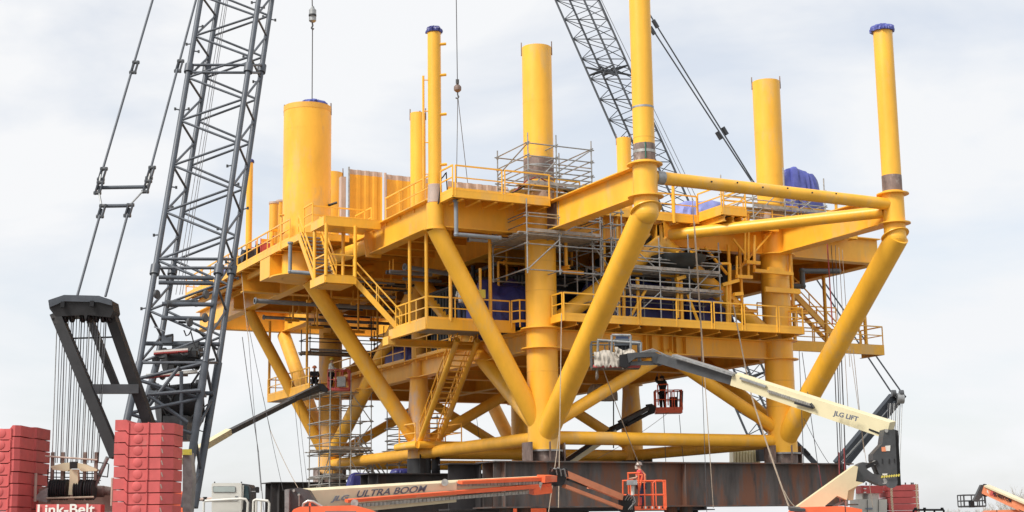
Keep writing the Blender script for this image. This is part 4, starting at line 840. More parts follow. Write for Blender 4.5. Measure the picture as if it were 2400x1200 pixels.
ubox('control_box', Matrix.Translation(P(1458, 803, d=59.6)) @ Matrix((RH, BH, z)).transposed().to_4x4() @ Matrix.Diagonal((.62, .4, .26, 1)), GREYP, bk); ubox('tool_box', Matrix.Translation(P(1458, 792, d=59.8)) @ Matrix((RH, BH, z)).transposed().to_4x4() @ Matrix.Diagonal((.5, .4, .16, 1)), NAVY, bk); ubox('control_box', Matrix.Translation(P(1458, 818, d=59.7)) @ Matrix((RH, BH, z)).transposed().to_4x4() @ Matrix.Diagonal((.58, .3, .3, 1)), BLACK, bk)
def drape(name, label, p, q, drop, m, seed=1, cat='canvas sheet'):
    p, q = V(p), V(q); b = MB(); n, k = 30, 12; s = V((-(q-p).y, (q-p).x, 0)).normalized(); a = []
    for lay in (0, .02):
        for j in range(k+1):
            for i in range(n+1):
                c = p.lerp(q, i/n); nz = noise.noise(V((i*.35+seed, j*.22, seed)))
                a.append(c+s*(nz*.12+lay-.06*math.sin(math.pi*j/k))+V((0, 0, -drop*j/k*(1+.25*noise.noise(V((i*.4, seed, 3))))-.05*math.sin(i*.31+seed)*(1-j/k))))
    m0 = (n+1)*(k+1); fs = []
    for j in range(k):
        for i in range(n):
            v0 = j*(n+1)+i; fs += [(v0, v0+1, v0+n+2, v0+n+1), (m0+v0+n+1, m0+v0+n+2, m0+v0+1, m0+v0)]
    b.add(a, fs, True); return tag(b.build(name, m), label, cat)
drape('canvas_sheet', 'dirty white canvas sheet draped over the left side of the cream lift basket', P(1392, 822, d=59.2), P(1462, 824, d=59.2), .62, CLOTH, 1)
drape('canvas_sheet', 'small torn canvas rag bunched by the control boxes of the cream lift basket', P(1440, 815, d=59.1), P(1490, 822, d=59.1), .35, CLOTH, 4)
drape('canvas_sheet', 'thin torn canvas strip hanging below the cream lift basket', P(1396, 866, d=59.5), P(1402, 862, d=59.5), .4, CLOTH, 6)
# tower, knuckle, lower boom
poly('tower', [(2073, 1006), (2098, 1008), (2104, 1134), (2072, 1138), (2056, 1100), (2046, 1078), (2046, 1064), (2068, 1040)], 51.7, .7, DKGR, B); poly('tower_side', [(2094, 1006), (2105, 1009), (2112, 1138), (2100, 1137)], 51.95, .55, BLACK, B)
for i in range(8): ubar('hazard_mark', P(2066+i*5.6, 1120-i*.5, d=51.25), P(2069+i*5.6, 1115-i*.5, d=51.25), .05, .02, HAZY, B, up=UPV)
for x, y, hh, m in ((2072, 1053, .2, ORNP), (2081, 1051, .24, LWHITE), (2074, 1112, .08, LWHITE)): poly('sticker', [(x-6, y-5*hh*5), (x+6, y-6*hh*5), (x+5, y+5*hh*5), (x-5, y+5*hh*5)], 51.34, .02, m, B)
for x, y, r in ((2077, 1010, .06), (2072, 1128, .10), (2088, 1129, .22), (2049, 1084, .07)): b = MB(); b.lathe(P(x, y, d=51.36), [(0, 0), (r, 0), (r, .05), (0, .05)], 18, -BH); b.build('pin', DKGR if r > .1 else SILV, B)
for x, y, dx, dy in ((2068, 1075, 0, 12), (2084, 1075, 0, 12), (2096, 1075, 0, 10)): rod('panel_seam', P(x, y, d=51.33), P(x+dx, y+dy, d=51.33), .012, BLACK, B)
poly('knuckle', [(2012, 1088), (2022, 1083), (2036, 1085), (2030, 1092), (2032, 1100), (2046, 1110), (2066, 1114), (2074, 1138), (2060, 1136), (2034, 1124), (2024, 1132), (2010, 1128), (2004, 1108)], 51.6, .6, DKGR, B); PB('lift_cylinder', (2028, 1094, 51.4), (2056, 1082, 51.4), 9, BLACK, B, .2, 9)
b = MB(); ps = [P(x, y, d=51.0) for x, y, d in ((1862, 1192, 50.3), (2003, 1091, 51.3), (2011, 1094, 51.3), (2006, 1128, 51.3), (2024, 1131, 51.3), (1988, 1150, 51.3), (1985, 1172, 51.2), (1962, 1162, 51.1), (1926, 1192, 50.8))]; b.prism(ps, BH*.5); b.f = [f[::-1] for f in b.f]; b.build('lower_boom', CREAM, B)
poly('boom_block', [(1966, 1150), (2014, 1132), (2003, 1148), (2000, 1172), (1990, 1173)], 51.55, .4, CREAM, B)
rod('boom_pin', P(1983, 1173, d=51.3), P(1983, 1186, d=51.3), .06, SILV, B, 12); PB('lift_cylinder', (1950, 1190, 51.2), (1985, 1170, 51.4), 4, GALV, B, .1, 4)
h_ = hood(B, 1862, 2020, 1189, 50, ORNG, 1.4, .1, .75); PB('boom_foot', (1850, 1192, 50), (1885, 1194, 50), 8, DKGR, B, .4, 6)
# C: lift behind on the left
Cc = thing('boom_lift', 'dark grey telescopic boom lift reaching up to the left rear leg from behind the crane', 'boom lift', P(440, 1080, d=80), LG)
PB('main_boom', (400, 1092, 79.4), (537, 1012, 83.4), 16, CREAM, Cc, .4, 14); PB('tip_boom', (535, 1014, 83.4), (690, 936, 87.6), 12, DKGR, Cc, .3, 10); PB('jib', (676, 940, 87.4), (748, 904, 89), 11, DKGR, Cc, .3, 8); PB('jib_rod', (680, 941, 87.4), (756, 912, 89), 7, DKGR, Cc, .2, 6)
poly('pivot', [(742, 898), (758, 900), (768, 912), (764, 920), (750, 916)], 89, .4, BLACK, Cc); h_ = hood(Cc, 330, 440, 1150, 78, ORNG, 1.3); PB('riser', (380, 1180, 78.8), (402, 1094, 79.4), 22, DKGR, Cc, .5, 18)
bk, o, ax, ay, Lx, h, fl = basket(Cc, 768, 818, 866, 915, 89.2, RED, .9)
person(o+ax*Lx*.12+ay*.45+z*fl, face(RH), 'worker in white coveralls in the red basket beside the left rear leg', WHITEC, DARKC, BRASS, 'fwd', False)
ubox('control_box', Matrix.Translation(o+ax*Lx*.65+z*.5) @ Matrix((RH, BH, z)).transposed().to_4x4() @ Matrix.Diagonal((.5, .4, .6, 1)), GALV, bk)
# D: lift under the platform
D = thing('boom_lift', 'black jib boom lift under the platform with orange basket held below the deck', 'boom lift', P(1300, 1150, d=76), LG)
PB('main_boom', (1290, 1110, 74.5), (1440, 1010, 76.5), 17, TAN, D, .4, 14); PB('boom_strip', (1292, 1104, 74.2), (1440, 1003, 76.2), 5, BLACK, D, .3, 5); PB('tip_boom', (1432, 1008, 76.6), (1470, 990, 77.2), 12, BLACK, D, .3, 11)
PB('jib', (1452, 992, 77), (1522, 955, 78), 10, DKGR, D, .25, 8); PB('jib_rod', (1468, 996, 77), (1532, 962, 78), 7, BLACK, D, .2, 6); poly('pivot', [(1514, 948), (1528, 946), (1538, 954), (1534, 968), (1522, 972)], 78, .35, BLACK, D)
hood(D, 1190, 1280, 1170, 74, ORNG, 1.2); PB('riser', (1270, 1180, 74.4), (1292, 1110, 74.6), 20, DKGR, D, .5, 18)
bk, o, ax, ay, Lx, h, fl = basket(D, 1538, 1600, 914, 968, 78.2, ORNG, .9, floor=.3)
for a, c in (((1541, 902), (1565, 900)), ((1541, 902), (1543, 950)), ((1565, 900), (1566, 950)), ((1545, 914), (1566, 914))): rod('cage_rail', P(*a, d=78.1), P(*c, d=78.1), .03, ORNG, bk)
for i in range(3): rod('cage_rail', P(1588+i*6, 916, d=78.3), P(1587+i*6, 955, d=78.3), .03, BLACK, bk)
ubox('tool_box', Matrix.Translation(o+ax*Lx*.7+ay*.4+z*.55) @ Matrix((RH, BH, z)).transposed().to_4x4() @ Matrix.Diagonal((.4, .4, .6, 1)), BLACK, bk)
person(o+ax*Lx*.3+ay*.45+z*.2, face(-RH*.4+BH), 'worker in dark clothes reaching up from the orange basket under the lower deck', DARKC, DARKC, None, 'up', False)
# E: lift at the far right
Ee = thing('boom_lift', 'orange boom lift with empty black basket at the right edge, red sign on its boom', 'boom lift', P(2390, 1200, d=72), LG)
PB('main_boom', (2308, 1146, 72), (2440, 1204, 70), 20, ORNP, Ee, .4, 26); PB('boom_top', (2312, 1138.2, 71.9), (2440, 1193, 69.8), 4, TAN, Ee, .42, 5); PB('boom_strip', (2316, 1158, 71.9), (2440, 1217, 69.9), 2, BLACK, Ee, .3, 2)
PB('sign_plate', (2322, 1152.5, 71.55), (2372, 1174.5, 70.9), 15, RED, Ee, .02, 15); label_on(Ee, 'MOMENTUM', (2326, 1159), (2369, 1177.5), 71.5, 70.9, 8, LBLACK, .1, -.1, bold=.03)
poly('jib', [(2300, 1136), (2313, 1138), (2306, 1160), (2292, 1176), (2282, 1174)], 72.2, .3, DKGR, Ee); poly('jib_head', [(2308, 1134), (2318, 1137), (2314, 1164), (2304, 1162)], 72.3, .3, BLACK, Ee)
bk, o, ax, ay, Lx, h, fl = basket(Ee, 2260, 2311, 1160, 1189, 73, DKGR, 1.0, floor=.08); ubox('control_box', Matrix.Translation(P(2277, 1181, d=73)) @ Matrix((RH, BH, z)).transposed().to_4x4() @ Matrix.Diagonal((.2, .3, .35, 1)), BLACK, bk); b = MB(); b.lathe(P(2318, 1152, d=71.7), [(0, 0), (.11, 0), (.11, .04), (0, .04)], 16, -BH); b.build('round_sticker', LWHITE, Ee)
hood(Ee, 2315, 2420, 1196, 71, ORNP, 1.2, .1, .2)
# ------------------------------------------------------------------ crawler cranes
def lattice(parent, fl, fr, bl, br, n, rc, rl, m, names=('boom_chord', 'boom_lacing'), horiz=(), phase=0):
    # fl .. br: (start, end) points of the four chords
    fl, fr, bl, br = [(V(a), V(c)) for a, c in (fl, fr, bl, br)]
    for a, c in (fl, fr, bl, br): rod(names[0], a, c, rc, m, parent, 12)
    at = lambda ch, t: ch[0].lerp(ch[1], t)
    for (c0, c1), ph in (((fl, fr), 0), ((bl, br), 0), ((fl, bl), 0), ((fr, br), 1)):
        for i in range(n):
            a, c = (c0, c1) if (i+ph+phase) % 2 == 0 else (c1, c0)
            rod(names[1], at(a, i/n), at(c, (i+1)/n), rl, m, parent, 8)
    for t in horiz:
        for c0, c1 in ((fl, fr), (bl, br), (fl, bl), (fr, br)): rod(names[1], at(c0, t), at(c1, t), rl*1.1, m, parent, 8)
CR = thing('crawler_crane', 'big crawler crane on the left with slate grey lattice boom, dark gantry and red counterweights', 'crane', P(300, 1200, d=54))
d0, d1 = 55.5, 64.5; ex = 1.14
def ch(x0, y0, x1, y1, db): 
    a, c = P(x0, y0, d=d0+db), P(x1, y1, d=d1+db); return (a, a+(c-a)*ex)
FLc, FRc = ch(327, 850, 470, 0, 0), ch(481, 850, 606, 0, 0); BLc, BRc = ch(368, 850, 512, 0, 2.3), ch(512, 850, 637, 0, 2.3)
lattice(CR, FLc, FRc, BLc, BRc, 18, .115, .05, BOOMG, horiz=(.0, .205, .225, .68, .70))
# boom foot
def foot(a, c, nm='boom_foot', r=.14): rod(nm, a, c, r, BOOMG, CR, 14)
fL0, fR0 = P(292, 1010, d=53.6), P(432, 1190, d=54.2); fR1 = P(455, 1190, d=55.6)
foot(FLc[0], fL0); foot(BLc[0], P(325, 1010, d=55)); foot(FRc[0], fR0, r=.15); foot(BRc[0], fR1, r=.15)
for t0, t1 in ((0, .25), (.5, .25), (.5, .75), (1, .75)): rod('boom_lacing', FRc[0].lerp(fR0, t0), BRc[0].lerp(fR1, t1), .06, BOOMG, CR); rod('boom_lacing', FLc[0].lerp(fL0, t1), FRc[0].lerp(fR0, t0*.5), .065, BOOMG, CR)
rod('boom_lacing', P(345, 925, d=54.8), P(470, 915, d=55), .08, BOOMG, CR); rod('boom_lacing', P(345, 925, d=54.8), P(440, 990, d=54.8), .07, BOOMG, CR); rod('boom_lacing', P(420, 860, d=55), P(350, 950, d=54.8), .07, BOOMG, CR); rod('boom_lacing', P(425, 870, d=55), P(425, 1010, d=54.8), .07, BOOMG, CR)
# boom walkway, winches, fittings
for y0, x0, x1 in ((650, 372, 500), (662, 372, 500), (712, 380, 500), (745, 378, 492), (805, 340, 515), (920, 350, 500)): rod('cross_tube', P(x0, y0, d=56.3), P(x1, y0+2, d=56.6), .085, BOOMG, CR, 10)
for (xa, ya, xb, yb, rr, m) in ((385, 845, 462, 838, .42, BLACK), (370, 950, 470, 940, .72, BLACK), (390, 712, 462, 710, .13, DKGR)):
    p, q = P(xa, ya, d=56.3), P(xb, yb, d=56.9); dv = (q-p); b = MB(); L_ = dv.length; b.lathe(p, [(0, 0), (rr*1.15, 0), (rr*1.15, .08), (rr, .1), (rr, L_-.1), (rr*1.15, L_-.08), (rr*1.15, L_), (0, L_)], 24, dv.normalized()); b.build('winch_drum', m, CR)
bar('winch_guard', P(360, 826, d=55.6), P(440, 820, d=55.9), .07, .5, WHITE, CR); bar('winch_guard', P(342, 881, d=55.4), P(462, 871, d=55.9), .10, .5, WHITE, CR); bar('winch_guard', P(360, 830, d=55.55), P(440, 824, d=55.85), .03, .5, RED, CR); bar('winch_guard', P(342, 886, d=55.35), P(420, 879, d=55.7), .03, .5, RED, CR)
ubox('winch_housing', Matrix.Translation(P(440, 818, d=56.8)) @ Matrix((RH, BH, V((0, 0, 1)))).transposed().to_4x4() @ Matrix.Diagonal((1.0, .9, .5, 1)), DKGR, CR); ubox('winch_housing', Matrix.Translation(P(418, 1005, d=56)) @ Matrix((RH, BH, V((0, 0, 1)))).transposed().to_4x4() @ Matrix.Diagonal((.9, 1.2, .9, 1)), DKGR, CR)
for x, y in ((362, 844), (358, 905), (470, 905), (480, 690), (365, 690), (442, 755), (478, 745), (378, 880), (400, 868)):
    b = MB(); b.lathe(P(x, y, d=55.8), [(0, 0), (.16, 0), (.18, .05), (.16, .1), (0, .1)], 14, (RH-BH*.4).normalized()); b.build('boom_sheave', DKGR, CR)
rnd = random.Random(5)
for i in range(26):
    c = (FLc, FRc, BRc)[i % 3]; p = c[0].lerp(c[1], .02+.9*rnd.random()); q = p+RGT*rnd.choice((-.28, .28))*(1 if i % 3 else rnd.choice((1, -1)))+UPV*rnd.uniform(-.05, .1); rod('boom_fitting', p, q, .03, BOOMG, CR); rod('boom_fitting', q-UPV*.06, q+UPV*.06, .045, DKGR, CR)
for t in (.2, .69):
    for c in (FLc, FRc, BLc, BRc): p = c[0].lerp(c[1], t); dv = (c[1]-c[0]).normalized(); rod('boom_pin', p-dv*.2, p+dv*.2, .19, BOOMG, CR, 12)
for k, dx in enumerate((0, 9, 15)): rod('hoist_rope', P(412+dx, 690, d=57), P(528+dx*.6, -20, d=66), .014, WIRE, CR, 5)
# hoses and small gear crowded round the boom base
rnd2 = random.Random(21)
for i in range(34):
    x, y = rnd2.uniform(370, 490), rnd2.uniform(740, 1000); a = P(x, y, d=rnd2.uniform(55.2, 57)); q = a+RGT*rnd2.uniform(-.7, .7)+UPV*rnd2.uniform(-.6, .6)+FWD*rnd2.uniform(-.3, .3)
    if i % 2: rod('boom_strut', a, q, rnd2.uniform(.025, .06), rnd2.choice((BOOMG, DKGR, BLACK)), CR, 8)
    else: hp = MB(); hp.path([a, a.lerp(q, .35)-UPV*.18, a.lerp(q, .7)-UPV*.22, q], .025, 6); hp.build('hydraulic_hose', BLACK, CR)
for i in range(12):
    x, y = rnd2.uniform(385, 480), rnd2.uniform(790, 985); ubox('boom_gear', Matrix.Translation(P(x, y, d=rnd2.uniform(55.6, 57))) @ Matrix((RH, BH, V((0, 0, 1)))).transposed().to_4x4() @ Matrix.Diagonal((rnd2.uniform(.15, .4), .3, rnd2.uniform(.1, .3), 1)), rnd2.choice((DKGR, BLACK, BOOMG)), CR)
# gantry mast
poly('gantry_head', [(113, 704), (150, 692), (232, 694), (262, 704), (266, 728), (258, 744), (205, 738), (200, 752), (196, 738), (130, 742), (116, 724)], 52.2, .9, BLACK, CR)
poly('head_face', [(114, 703), (150, 691), (232, 693), (262, 703), (262, 716), (232, 708), (150, 706), (117, 720)], 51.7, .06, BOOMG, CR)
bar('gantry_leg', P(132, 735, d=52), P(272, 1070, d=51), .36, .45, BLACK, CR, up=RGT); bar('gantry_leg', P(256, 725, d=52.4), P(352, 1000, d=52.6), .34, .45, BLACK, CR, up=RGT)
bar('gantry_cross', P(212, 912, d=51.6), P(322, 912, d=52.4), .32, .3, DKGR, CR); bar('gantry_strut', P(212, 752, d=53.8), P(272, 905, d=53.6), .24, .25, BLACK, CR, up=RGT); rod('gantry_tie', P(172, 793, d=52), P(268, 790, d=52.4), .03, BLACK, CR)
for i in range(26): t = i/25; rod('ladder_rung', P(126+t*138, 745+t*318, d=51.75), P(121+t*138, 747+t*318, d=51.7), .035, BLACK, CR)
for x, y in ((146, 714), (215, 712)): ubox('gantry_lug', Matrix.Translation(P(x, y, d=51.65)) @ Matrix.Diagonal((.12, .12, .2, 1)), BLACK, CR)
for x in (135, 150, 165, 190, 205, 222, 238, 252):
    b = MB(); b.lathe(P(x, 742, d=52.1), [(0, 0), (.2, 0), (.22, .04), (.18, .06), (.22, .08), (.2, .12), (0, .12)], 18, RH); b.build('gantry_sheave', BLACK, CR)
for i in range(19):
    x = 134+i*6.4; rod('reeving_rope', P(x+(i % 3), 742, d=52.2), P(122+i*6.0+(i % 2)*2, 1085, d=51), .014 if i % 3 else .02, WIRE if i % 4 else GALV, CR, 6)
# pendants up to the boom tip
def pend(pts, r=.04): 
    for a, c in zip(pts, pts[1:]): rod('pendant', P(*a[:2], d=a[2]), P(*c[:2], d=c[2]), r, GALV if r < .04 else BOOMG, CR, 10)
pend([(181, 694, 52.4), (238, 490, 54)], .045); pend([(247, 695, 52.5), (303, 488, 54.1)], .045)
pend([(238, 482, 54), (230, 440, 54.4), (240, 395, 54.8)], .035); pend([(303, 482, 54), (344, 438, 54.6), (355, 395, 55)], .035); pend([(240, 400, 54.8), (365, -25, 59)], .045); pend([(352, 400, 55), (466, -25, 59.4)], .045)
pend([(230, 440, 54.4), (345, 438, 54.6)], .07); pend([(241, 483, 54), (303, 482, 54.1)], .07)
for x, y, d_ in ((238, 495, 53.9), (302, 493, 54), (240, 408, 54.7), (353, 405, 54.9), (315, 158, 57), (420, 155, 57.4), (232, 440, 54.3), (344, 437, 54.5)):
    dv = (P(x+6, y-20, d=d_)-P(x, y, d=d_)).normalized(); c = P(x, y, d=d_)
    for s in (-.08, .08): b = MB(); b.beam(c-dv*.27+RGT*s, c+dv*.27+RGT*s, .13, .05, up=FWD); b.build('pendant_link', BOOMG, CR)
    rod('link_pin', c-dv*.2-RGT*.13, c-dv*.2+RGT*.13, .07, DKGR, CR, 10); rod('link_pin', c+dv*.2-RGT*.13, c+dv*.2+RGT*.13, .07, DKGR, CR, 10)
# counterweights: stacked slabs with lugs and hazard stripes
Z = V((0, 0, 1))
def slabs(parent, px, d, wm, pyt, hpx, n, dep, knob=None, stripe=False, notch=None, bev=.5, m=RED, hz=()):
    o = P(px, pyt, d=d); hh = hpx*d/F; ax, ay = RH, BH
    for i in range(n):
        zt = -i*hh; g = .032; j = rnd.uniform(-.012, .012)
        T3 = lambda x, y, zz: o+ax*(x+j)+ay*y+Z*(zt-hh+zz)
        t_ = hh-g; st_ = hh*.30; xe = wm-bev
        if notch and notch > 0: pf = [(0, 0), (notch, 0), (notch+.09, st_), (xe, st_), (xe, t_+st_), (notch+.09, t_+st_), (notch, t_), (0, t_)]; eo = st_
        elif notch: nx_ = -notch; pf = [(0, st_), (nx_, st_), (nx_+.09, 0), (xe, 0), (xe, t_), (nx_+.09, t_), (nx_, t_+st_), (0, t_+st_)]; eo = 0
        else: pf = [(0, 0), (xe, 0), (xe, t_), (0, t_)]; eo = 0
        b = MB(); b.prism([T3(x, 0, zz) for x, zz in pf], ay*dep)
        b.hexa([T3(x, y, zz) for zz in (eo, t_+eo) for x, y in ((xe+.002, 0), (wm, bev*.8), (wm, dep), (xe+.002, dep))])
        sl_ = b.build('counterweight_slab', m, parent)
        if knob is not None:
            for kx in (knob if isinstance(knob, tuple) else (knob,)):
                c = o+ax*(kx+j)+Z*(zt-hh*.45); b = MB(); b.lathe(c+ay*.03, [(.15, 0), (.15, .045), (.14, .05), (0, .051)], 18, -ay); b.build('lifting_knob', m, sl_)
                for s in (-.33, .33): b = MB(); b.beam(c+ax*s-Z*(hh*.48)-ay*.012, c+ax*s+Z*(hh*.42)-ay*.012, .06, .04, up=ay); b.build('slab_rib', m, sl_)
        for hx in hz:
            for s in range(4):
                c = o+ax*(hx+j)-ay*.012+Z*(zt-hh*(.15+s*.24)); ubar('hazard_stripe', c-ax*.07+Z*.06, c+ax*.07-Z*.06, .05, .015, TAN, sl_, up=ax)
        if stripe:
            p1, p2 = V((wm-bev, 0, 0)), V((wm, bev*.8, 0)); e = p2-p1; ed = ax*e.x+ay*e.y; nn = ed.cross(Z).normalized()
            for s in range(1): 
                c = o+ax*(p1.x+j)+ay*p1.y+ed*.10+nn*.012+Z*(zt-hh*.5); ubar('hazard_stripe', c-ed*.05+Z*.07, c+ed*.05-Z*.07, .035, .015, PRIM, sl_, up=ed)
            c = o+ax*(wm-.12)+ay*(bev*.72)+nn*.02+Z*(zt-hh*.82); ubox('slab_tag', Matrix.Translation(c) @ Matrix((ed.normalized(), nn, Z)).transposed().to_4x4() @ Matrix.Diagonal((.14, .02, .09, 1)), LWHITE, sl_)
slabs(CR, 270, 49.5, 1.9, 990, 27.2, 13, 1.6, .78, True, -.36, .36)
slabs(CR, -75, 49.5, 1.71, 1004, 27.2, 13, 1.6, (.2, 1.1), False, 1.38, .15)
slabs(CR, 30, 51.8, .82, 1008, 27.2, 12, 1.6, None, False, .5, .1)
# machinery between the stacks
sg = P(85, 1182, d=49.4); sg1 = P(236, 1182, d=49.4)
b = MB(); q0, q1 = sg, sg1; b.prism([q0, q1, q1-Z*1.0, q0-Z*1.0], BH*.5); b.f = [f[::-1] for f in b.f]; b.build('nameplate_box', RED, CR)
text('lettering', 'Link-Belt', P(88, 1206, d=49.4)-BH*.12, RH, Z, 134*49.4/F, 24*49.4/F, LWHITE, CR, 0, .02)
for i, xx in enumerate((128, 150, 187, 212)):
    p = P(xx-11, 1148, d=51); b = MB(); b.lathe(p, [(0, 0), (.33, 0), (.36, .04), (.31, .07), (.36, .11), (.31, .15), (.36, .19), (.31, .23), (.36, .27), (.33, .30), (0, .30)], 28, RH); b.build('bridle_sheave', BLACK, CR)
poly('bail_plate', [(118, 1093), (150, 1085), (172, 1083), (200, 1088), (228, 1100), (226, 1104), (190, 1105), (184, 1098), (164, 1098), (158, 1105), (124, 1101)], 51, .2, TAN, CR)
poly('bail_post', [(163, 1100), (181, 1100), (183, 1125), (180, 1160), (160, 1160), (163, 1125)], 50.9, .25, TAN, CR); b = MB(); b.beam(P(164, 1090, d=50.7), P(181, 1090, d=50.7), .22, .1, up=UPV); b.build('bail_boss', BLACK, CR)
for x in (124, 148, 200, 226): ubar('bail_link', P(x, 1060, d=51), P(x-2, 1125, d=51), .1, .12, BURN, CR, up=RGT)
rod('bridle_bar', P(106, 1069, d=50.9), P(228, 1078, d=50.9), .03, PRIM, CR); rod('bridle_bar', P(108, 1168, d=50.4), P(220, 1165, d=50.4), .035, ROPE, CR)
for y in (1108, 1118, 1124): rod('bridle_bar', P(112, y, d=51.2), P(236, y+2, d=51.2), .018, BLACK, CR)
for x in (112, 120, 132, 144, 152, 196, 205, 216, 232): rod('bridle_bar', P(x, 1100, d=51.2), P(x, 1135, d=51.2), .015, BLACK, CR)
poly('winch_frame', [(76, 1178), (86, 1148), (112, 1138), (236, 1138), (262, 1142), (268, 1200), (76, 1200)], 52.2, .6, PRIM, CR); poly('winch_cover', [(78, 1170), (96, 1150), (112, 1143), (110, 1178)], 50.8, .4, GALV, CR)
b = MB(); b.lathe(P(226, 1152, d=51.6), [(0, 0), (.2, 0), (.2, .25), (.14, .3), (.14, .5), (0, .5)], 18, RH); b.build('hydraulic_motor', BURN, CR)
rod('gantry_cylinder', P(252, 1072, d=51), P(222, 1140, d=51.2), .07, GALV, CR, 12); rod('guard_rail', P(255, 1088, d=51), P(252, 1118, d=51), .02, BLACK, CR); rod('guard_rail', P(232, 1084, d=51), P(254, 1087, d=51), .02, BLACK, CR); rod('guard_rail', P(232, 1115, d=51), P(253, 1118, d=51), .02, BLACK, CR)
for x, y in ((82, 1135), (262, 1145)): rod('handle_post', P(x, y+40, d=50.6), P(x+2, y-25, d=50.6), .05, PRIM, CR)
b = MB(); b.beam(P(60, 1260, d=53)-Z*.3, P(330, 1260, d=53)-Z*.3, .9, 3.0); b.build('carbody', DKGR, CR)
for s, dd in ((60, 51), (300, 56)): b = MB(); c = P(s, 1270, d=dd); c.z = GZ+.55; b.beam(c-BH*2.5, c+BH*5.5, 1.1, 1.0); b.build('crawler_track', BLACK, CR)
poly('cab_step', [(428, 1062), (446, 1060), (452, 1120), (446, 1200), (428, 1200)], 53.5, .6, GALV, CR)
ubox('yellow_bracket', Matrix.Translation(P(437, 1060, d=53.3)) @ Matrix.Diagonal((.3, .3, .2, 1)), BRASS, CR)
# right-hand crane far behind the platform
C2 = thing('crawler_crane', 'distant crawler crane behind the platform, dark lattice boom leaning left, pale body and red slabs', 'crane', P(2040, 1200, d=112))
e0, e1 = 110., 124.
def ch2(x0, x1, db): a, c = P(x0, 1020, d=e0+db), P(x1, 0, d=e1+db); return (a, a+(c-a)*1.05)
lattice(C2, ch2(1752, 1302, 0), ch2(1822, 1369, 0), ch2(1788, 1335, 2.2), ch2(1858, 1404, 2.2), 42, .085, .034, BOOMD, horiz=[i/21 for i in range(22)])
for y in (0.68, .70, .73, .46, .44): pass
for t in (.10, .39, .77):
    c4 = (ch2(1752, 1302, 0), ch2(1822, 1369, 0), ch2(1788, 1335, 2.2), ch2(1858, 1404, 2.2))
    for (a, c) in ((0, 3), (1, 2), (0, 1), (2, 3)): rod('boom_lacing', c4[a][0].lerp(c4[a][1], t), c4[c][0].lerp(c4[c][1], t+.025), .07, BOOMD, C2); rod('boom_lacing', c4[a][0].lerp(c4[a][1], t+.02), c4[c][0].lerp(c4[c][1], t), .07, BOOMD, C2)
for x in (1470, 1480): rod('hoist_rope', P(x-80, -20, d=125), P(x+160, 480, d=118), .025, WIRE, C2, 5)
for (x0, y0, x1, y1) in ((1505, 5, 1762, 420), (1488, 5, 1745, 400)): rod('pendant', P(x0, y0, d=122), P(x1, y1, d=119), .06, BOOMD, C2, 8); rod('pendant', P(x1, y1, d=119), P(x1+350-(0 if x1 > 1750 else 7), 918, d=113.5), .06, BOOMD, C2, 8)
for x, y in ((1536, 56), (1529, 72), (1699, 307), (1685, 318)): 
    dv = (P(x+12, y+20, d=120)-P(x, y, d=120)).normalized(); c = P(x, y, d=120); rod('pendant_link', c-dv*.35, c+dv*.35, .17, BOOMD, C2, 10)
for (a, c, hh) in (((2092, 928), (1960, 1086), 13), ((2116, 924), (1982, 1086), 14)): PB('mast_leg', (*a, 113.5), (*c, 112), hh, BOOMD, C2, .5)
PB('mast_rail', (2108, 932, 113.2), (1972, 1084, 111.8), 3, GALV, C2, .1); PB('mast_cross', (2040, 990, 113), (2060, 1004, 113), 8, BOOMD, C2, .3); PB('mast_cross', (2001, 1036, 112.6), (2020, 1048, 112.6), 6, GALV, C2, .3)
for x in (2090, 2108): b = MB(); b.lathe(P(x, 922, d=113), [(0, 0), (.26, 0), (.26, .3), (0, .3)], 20, RH); b.build('mast_sheave', DKGR, C2)
b = MB(); b.lathe(P(2102, 934, d=113), [(0, 0), (.4, 0), (.4, .5), (0, .5)], 20, RH); b.build('mast_sheave', GALV, C2)
for i in range(8): rod('reeving_rope', P(2082+i*4.6, 945, d=113), P(2072+i*5, 1140, d=111), .03, GALV if i % 2 else WIRE, C2, 5)
slabs(C2, 2080, 95, 1.95, 1135, 15, 9, 2.4, None, False, None, .05, hz=(.22, 1.82))
box_ = lambda nm, x0, x1, y0, y1, d_, w_, m: poly(nm, [(x0, y0), (x1, y0), (x1, y1), (x0, y1)], d_, w_, m, C2)
box_('counterweight_tray', 2018, 2069, 1138, 1156, 96, 1.5, RED); box_('engine_house', 2012, 2079, 1170, 1240, 96, 2.5, WHITE); box_('engine_house', 2020, 2060, 1156, 1170, 96.4, 1.8, WHITE)
for i in range(5): ubar('louvre', P(2023, 1158.5+i*2.3, d=95.4), P(2035, 1158.5+i*2.3, d=95.4), .03, .03, DKGR, C2, up=Z)
for x in (2033, 2059): rod('panel_seam', P(x, 1171, d=94.7), P(x, 1200, d=94.7), .02, DKGR, C2)
for i in range(4): ubox('red_emblem', Matrix.Translation(P(2027, 1141+i*4.3, d=95.2)) @ Matrix.Diagonal((.18, .06, .07, 1)), LWHITE if i % 2 else RED, C2)
ubox('small_marks', Matrix.Translation(P(2037, 1192, d=94.7)) @ Matrix((RH, BH, Z)).transposed().to_4x4() @ Matrix.Diagonal((.45, .03, .1, 1)), LGREY, C2)
for x in (2030, 2042, 2122, 2136, 2140): rod('lifting_eye', P(x, 1137, d=96), P(x, 1131, d=96), .05, DKGR, C2)
b = MB(); c = P(2040, 1250, d=96); c.z = GZ+.8; b.beam(c-RH*2, c+RH*5, 1.6, 3); b.build('crawler_track', BLACK, C2)
bt = thing('cream_container', 'pale cream container seen through the legs behind the rear skid beams', 'container', P(1750, 1085, d=104)); poly('container_body', [(1719, 1056), (1782, 1052), (1782, 1110), (1719, 1110)], 104, 2, CREAM, bt)
